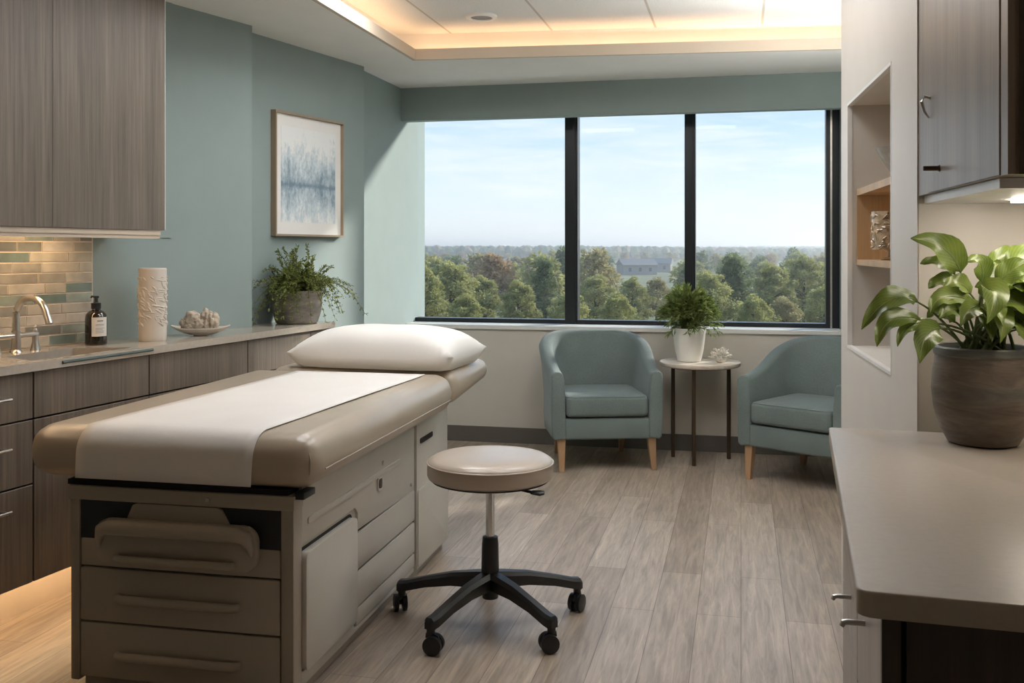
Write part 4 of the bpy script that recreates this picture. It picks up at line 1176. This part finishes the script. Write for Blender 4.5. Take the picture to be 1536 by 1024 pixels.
for k in range(26):
    a = rnd(0, 2*math.pi)
    if math.sin(a) > .3 and math.cos(a) < .2: a += math.pi
    r1 = rnd(.03,.075); zz = rnd(.235,.34); r2 = r1 + rnd(.05,.09)
    d = Vector((math.cos(a), math.sin(a), 0))
    if math.sin(a) > 0: d.y *= .4
    broad_leaf(d*r1 + Vector((0,0,zz)), d*(r1+r2)*.5 + Vector((0,0,zz+.035)), d*r2 + Vector((0,0,zz-rnd(-.01,.05))), rnd(.034,.052), (d.x*.4, -.6, .7), Vector((rnd(-.05,.05), rnd(-.05,.04), .186)))
mk('stems', bs_, M['stem'], bp); mk('foliage', bl, M['broad'], bp, ang=80)

# ------------------------------------------------------------------ outside
GZ = -9.0
M['turf'] = plain('meadow_ground', (.13,.14,.055), .95, var=.35, scale=.03)
M['bark'] = plain('tree_bark', (.09,.07,.05), .9, var=.3)
TREE = {'olive': leafmat('olive_tree_leaves', (.24,.25,.075), (.62,.58,.24), .35, .35, .6),
        'dark': leafmat('dark_tree_leaves', (.13,.165,.065), (.36,.39,.18), .35, .3, .6),
        'gold': leafmat('golden_tree_leaves', (.32,.28,.12), (.60,.50,.25), .35, .35, .6),
        'rust': leafmat('russet_tree_leaves', (.34,.235,.12), (.60,.42,.24), .35, .35, .6)}
bm = NB(); bmesh.ops.create_grid(bm, x_segments=60, y_segments=60, size=1)
for v in bm.verts:
    x, y = v.co.x, v.co.y
    v.co = Vector((x*2600, 25 + (y*.5+.5)**2*3600, 0))
    d = v.co.y
    v.co.z = GZ + max(0, (d-900)/2700)**1.2*15 + (mnoise.noise(Vector((v.co.x*.0015, d*.0015, 2)))*6 if d > 700 else 0)
mk('ground_outside', bm, M['turf'], kind='structure')

def make_tree(name, leaf, h, r, seed, nleaf, lsz, label, shape):
    random.seed(seed)
    o = empty(name, (0,0,GZ), 0, label, 'tree')
    bm = NB(); tube(bm, [(0,0,-.3), (.1,0,h*.3), (-.05,.1,h*.62), (0,0,h*.92)], [r*.075, r*.06, r*.04, r*.012], 8)
    for k in range(9):
        a = rnd(0,6.28); z0 = h*rnd(.25,.7); rr_ = r*rnd(.5,.85)*(1-(z0/h)*.4)
        tube(bm, bez((0,0,z0), (rr_*.5*math.cos(a), rr_*.5*math.sin(a), z0+h*.05), (rr_*math.cos(a), rr_*math.sin(a), z0+h*rnd(.08,.16)), 4), [r*.03,r*.024,r*.018,r*.012,r*.006], 5)
    mk('trunk', bm, M['bark'], o)
    bl = NB(); clumps = []; big = nleaf > 5000
    nc = 70 if big else 26
    for k in range(nc):
        f_ = (k+.5)/nc
        z = h*(.20 + .76*f_)
        prof_ = math.sin(math.pi*min(1, .18+.80*f_))**.65 if shape == 'round' else (1.04-f_)**.8
        a = k*2.4 + rnd(-.5,.5); rr_ = r*prof_*(rnd(.25,1.05) if big else rnd(.35,.9))
        clumps.append((Vector((rr_*math.cos(a), rr_*math.sin(a), z + rnd(-.05,.05)*h)), r*(rnd(.13,.27) if big else rnd(.24,.42))*(.6+.4*prof_)))
    per = nleaf//len(clumps)
    for c, cr in clumps:
        for i in range(per):
            d = Vector((random.gauss(0,1), random.gauss(0,1), random.gauss(0,1)*.75)).normalized()
            p = c + Vector((d.x*1.25, d.y*1.25, d.z*.8))*cr*rnd(.2,1)**.5
            leaf_quad(bl, p, d + Vector((rnd(-.8,.8), rnd(-.8,.8), rnd(-.8,.4))), lsz*rnd(.7,1.3), lsz*rnd(.5,.9), Vector((rnd(-1,1), rnd(-1,1), 1)))
    mk('foliage', bl, TREE[leaf], o, smooth=False)
    return o
def put(src, first, x, y, s, rz, label, group):
    o = src if first else copy_tree(src)
    o.location = (x, y, GZ if y < 900 else GZ); o.scale = (s, s, s*rnd(.92,1.08)); o.rotation_euler = (0,0,rz)
    tag(o, label, 'tree', group)
    return o
near = [make_tree('leafy_tree', 'olive', 10, 4.3, 1, 12000, .36, 'x', 'round'),
        make_tree('leafy_tree', 'olive', 10, 3.7, 2, 11000, .36, 'x', 'round'),
        make_tree('conical_tree', 'dark', 10.5, 3.2, 3, 10000, .34, 'x', 'cone'),
        make_tree('autumn_tree', 'gold', 9, 3.8, 4, 9000, .36, 'x', 'round')]
used = set()
def W(px, d): return (px-768)/1500*d
def near_tree(kind, px, top, d, label):
    h = (10,10,10.5,9)[kind]
    s = (EYE - (top-375)/1500*d - GZ)/h
    put(near[kind], kind not in used, W(px,d), d, s, rnd(0,6.28), label, None); used.add(kind)
random.seed(31)
NT = [(0, 676, 388, 118, 'big olive-green tree in the middle of the left pane'), (1, 632, 405, 105, 'olive-green tree at the left edge of the left pane'),
      (1, 724, 412, 128, 'rounded olive tree right of the big tree in the left pane'), (2, 818, 392, 122, 'dark upright tree beside the left mullion in the left pane'),
      (1, 778, 428, 112, 'low olive tree left of the dark upright tree in the left pane'), (0, 892, 410, 125, 'olive tree just right of the left mullion'),
      (1, 948, 418, 132, 'pale green tree left of centre in the middle pane'), (3, 985, 424, 140, 'yellowing tree behind the white-potted plant in the middle pane'),
      (2, 1100, 371, 120, 'tallest dark tree in the right pane, topping the horizon'), (0, 1062, 408, 115, 'olive tree just right of the right mullion'),
      (1, 1160, 398, 126, 'olive tree right of the tallest tree in the right pane'), (0, 1206, 394, 132, 'wide olive tree near the right window jamb'),
      (3, 1178, 446, 100, 'low orange-topped tree at the bottom of the right pane'), (1, 1235, 432, 104, 'low olive tree in the lower right corner of the window'),
      (0, 855, 446, 100, 'low olive tree behind the left mullion'), (1, 700, 440, 98, 'low leafy tree at the bottom of the left pane'),
      (1, 925, 450, 96, 'low leafy tree at the bottom of the middle pane'), (0, 1020, 440, 104, 'low leafy tree behind the right mullion'), (1, 1130, 448, 96, 'low leafy tree below the tallest tree in the right pane'),
      (0, 560, 395, 112, 'olive-green tree hidden by the wall left of the window'), (1, 1300, 400, 118, 'olive-green tree hidden by the wall right of the window'), (0, 1370, 396, 122, 'leafy tree far right of the window'), (1, 500, 400, 120, 'leafy tree far left of the window')]
for a in NT: near_tree(*a)
mid = [make_tree('woodland_tree', 'olive', 10, 3.6, 11, 1500, .85, 'x', 'round'), make_tree('woodland_tree', 'dark', 10, 3.4, 12, 1500, .85, 'x', 'round'),
       make_tree('woodland_tree', 'gold', 10, 3.6, 13, 1500, .85, 'x', 'round'), make_tree('woodland_tree', 'rust', 9.5, 3.6, 14, 1500, .85, 'x', 'round'), make_tree('woodland_conifer', 'dark', 11, 3.0, 15, 1500, .8, 'x', 'cone')]
KIND = ['green', 'dark green', 'golden', 'russet', 'dark conical']
usedm = set(); random.seed(17); cnt = 0
for d, step, zone in ((165, 7.5, 'just behind the nearest trees'), (205, 8, 'just behind the nearest trees'), (260, 8.5, 'in the middle distance'), (330, 9.5, 'in the middle distance'),
                (420, 11, 'in the middle distance'), (530, 12.5, 'in the far hazy woodland'), (660, 14, 'in the far hazy woodland'), (820, 16, 'in the far hazy woodland')):
    x = W(590, d)
    while x < W(1290, d):
        k = random.choices(range(5), (4, 3, 3, 2, 1.4))[0]
        px = 768 + 1500*x/d
        if not (d < 380 and 922 < px < 1012) and not (380 < d < 560 and (915 < px < 1030 or 740 < px < 808)):
            put(mid[k], k not in usedm, x + rnd(-.8,.8), d + rnd(-6,6), rnd(.70,.97), rnd(0,6.28), '%s tree %s seen through the window' % (KIND[k], zone), '%s trees %s' % (KIND[k], zone)); usedm.add(k); cnt += 1
        x += step*rnd(.9,1.2)
# the far forest: nobody could count it
random.seed(23); bl = NB()
for i in range(7600):
    d = 900*math.exp(rnd(0,1)*1.25); x = W(rnd(330,1560), d)
    zg = GZ + max(0, (d-900)/2700)**1.2*15 + mnoise.noise(Vector((x*.0015, d*.0015, 2)))*6
    r_ = rnd(4,6.5); h_ = rnd(8,12)
    mi = random.choices((0,1,2,3), (4,4,2.4,1.4))[0]
    c = Vector((x, d, zg+h_*.55))
    top = bl.verts.new(c + Vector((0,0,h_*.5)))
    rings_ = []
    for zz, rr_ in ((.36,.62), (.05,1.0), (-.5,.7)):
        rings_.append([bl.verts.new(c + Vector((r_*rr_*rnd(.75,1.2)*math.cos(a*1.047+i), r_*rr_*rnd(.75,1.2)*math.sin(a*1.047+i), h_*zz*rnd(.85,1.1)))) for a in range(6)])
    for a in range(6):
        f_ = bl.faces.new((top, rings_[0][a], rings_[0][(a+1)%6])); f_.material_index = mi
        for q in (0,1):
            f_ = bl.faces.new((rings_[q][a], rings_[q+1][a], rings_[q+1][(a+1)%6], rings_[q][(a+1)%6])); f_.material_index = mi
FAR = [plain('far_%s_canopy' % n_, c_, .95, var=.3, scale=.2) for n_, c_ in (('olive', (.17,.185,.08)), ('dark', (.10,.125,.06)), ('gold', (.26,.22,.11)), ('rust', (.25,.18,.10)))]
o = mk('distant_forest', bl, FAR, smooth=False)
tag(o, 'hazy distant forest stretching to the horizon outside the window', 'forest', kind='stuff')
# houses among the trees
M['housewall'] = plain('pale_house_wall', (.30,.28,.26), .8); M['roof'] = plain('grey_shingle_roof', (.20,.19,.19), .8, var=.2, scale=2); M['hglass'] = plain('house_window', (.05,.06,.07), .2)
for px, d, w, rz, lab in ((955, 420, 15, .25, 'grey-roofed house among the trees in the middle pane'), (985, 470, 14, -.3, 'second pale house behind the first, right of it in the middle pane'), (772, 450, 13, .5, 'grey-roofed house between trees in the left pane')):
    h = empty('house', (W(px,d), d, GZ), rz, lab, 'house', 'houses beyond the window')
    bm = NB(); prism(bm, [(-w/2,0), (w/2,0), (w/2,4.2), (-w/2,4.2)], -4, 4, plane='xz'); mk('wall', bm, M['housewall'], h, smooth=False)
    bm = NB(); prism(bm, [(-4.6,4.1), (4.6,4.1), (0,6.6)], -w/2-.4, w/2+.4, plane='yz'); mk('roof', bm, M['roof'], h, smooth=False)
    for xx in (-w*.3, 0, w*.3):
        bm = NB(); box(bm, xx-.6, -4.06, 1.4, xx+.6, -3.98, 3.0); mk('window', bm, M['hglass'], h, smooth=False)

# ------------------------------------------------------------------ air, sky, sun
HAZE = .0007
if HAZE:
    m = bpy.data.materials.new('haze_air'); m.use_nodes = True; nt = m.node_tree
    nt.nodes.remove(nt.nodes['Principled BSDF'])
    vs_ = nt.nodes.new('ShaderNodeVolumeScatter'); vs_.inputs['Density'].default_value = HAZE; vs_.inputs['Color'].default_value = (.95,.98,1,1); vs_.inputs['Anisotropy'].default_value = .6
    nt.links.new(vs_.outputs[0], nt.nodes['Material Output'].inputs['Volume'])
    bm = NB(); box(bm, -2500, 40, GZ-8, 2500, 3600, 22)
    mk('haze', bm, m, smooth=False, kind='structure')

w = bpy.data.worlds.new('sky'); SC.world = w; w.use_nodes = True; nt = w.node_tree
bg = nt.nodes['Background']
tc = nt.nodes.new('ShaderNodeTexCoord'); sp = nt.nodes.new('ShaderNodeSeparateXYZ'); nt.links.new(tc.outputs['Generated'], sp.inputs[0])
grad = ramp(nt, sp.outputs['Z'], [(0.0, (.92,.95,.96)), (.05, (.80,.90,.96)), (.13, (.52,.72,.94)), (.5, (.26,.48,.86))])
mp = nt.nodes.new('ShaderNodeMapping'); mp.inputs['Scale'].default_value = (3, 3, 22); nt.links.new(tc.outputs['Generated'], mp.inputs['Vector'])
cl = noise_tex(nt, mp.outputs[0], 2.2, 6, .6, .4)
skyc = mixc(nt, ramp(nt, cl, [(.45, (0,0,0)), (.75, (.75,.75,.75))]), grad, (.93,.95,.96))
nt.links.new(skyc, bg.inputs['Color']); bg.inputs['Strength'].default_value = .98

sd = bpy.data.lights.new('sun', 'SUN'); sd.energy = 4.8; sd.angle = R(4); sd.color = (1, .95, .88)
so_ = bpy.data.objects.new('sun', sd); COL.objects.link(so_)
kx, ky = 1.0, 1.1
dirv = (EX.to_3d()*-kx + EY.to_3d()*-ky); dirv.z = -.62*ky
so_.rotation_euler = dirv.to_track_quat('-Z', 'Y').to_euler(); so_.location = (3, 9, 5)
# portal to guide sky light through the window
pd = bpy.data.lights.new('window_portal', 'AREA'); pd.shape = 'RECTANGLE'; pd.size = W1-W0; pd.size_y = WZ1-WZ0; pd.cycles.is_portal = True
po_ = bpy.data.objects.new('window_portal', pd); COL.objects.link(po_)
c = bw((W0+W1)/2, .31); po_.location = (c[0], c[1], (WZ0+WZ1)/2); po_.rotation_euler = (R(-90), 0, -TH)

# ------------------------------------------------------------------ camera and colour
cd = bpy.data.cameras.new('camera'); cam = bpy.data.objects.new('camera', cd); COL.objects.link(cam)
cam.location = (0, 0, EYE); cam.rotation_euler = (R(90), 0, 0)
cd.sensor_width = 36; cd.lens = 1500/1536*36; cd.shift_y = -(512-375)/1536; cd.clip_end = 6000; cd.clip_start = .05
SC.camera = cam
SC.cycles.max_bounces = 8; SC.cycles.diffuse_bounces = 5; SC.cycles.transparent_max_bounces = 12
vs = SC.view_settings
vs.view_transform = 'Standard'; vs.look = 'None'; vs.gamma = 1; vs.exposure = .25; vs.use_curve_mapping = False
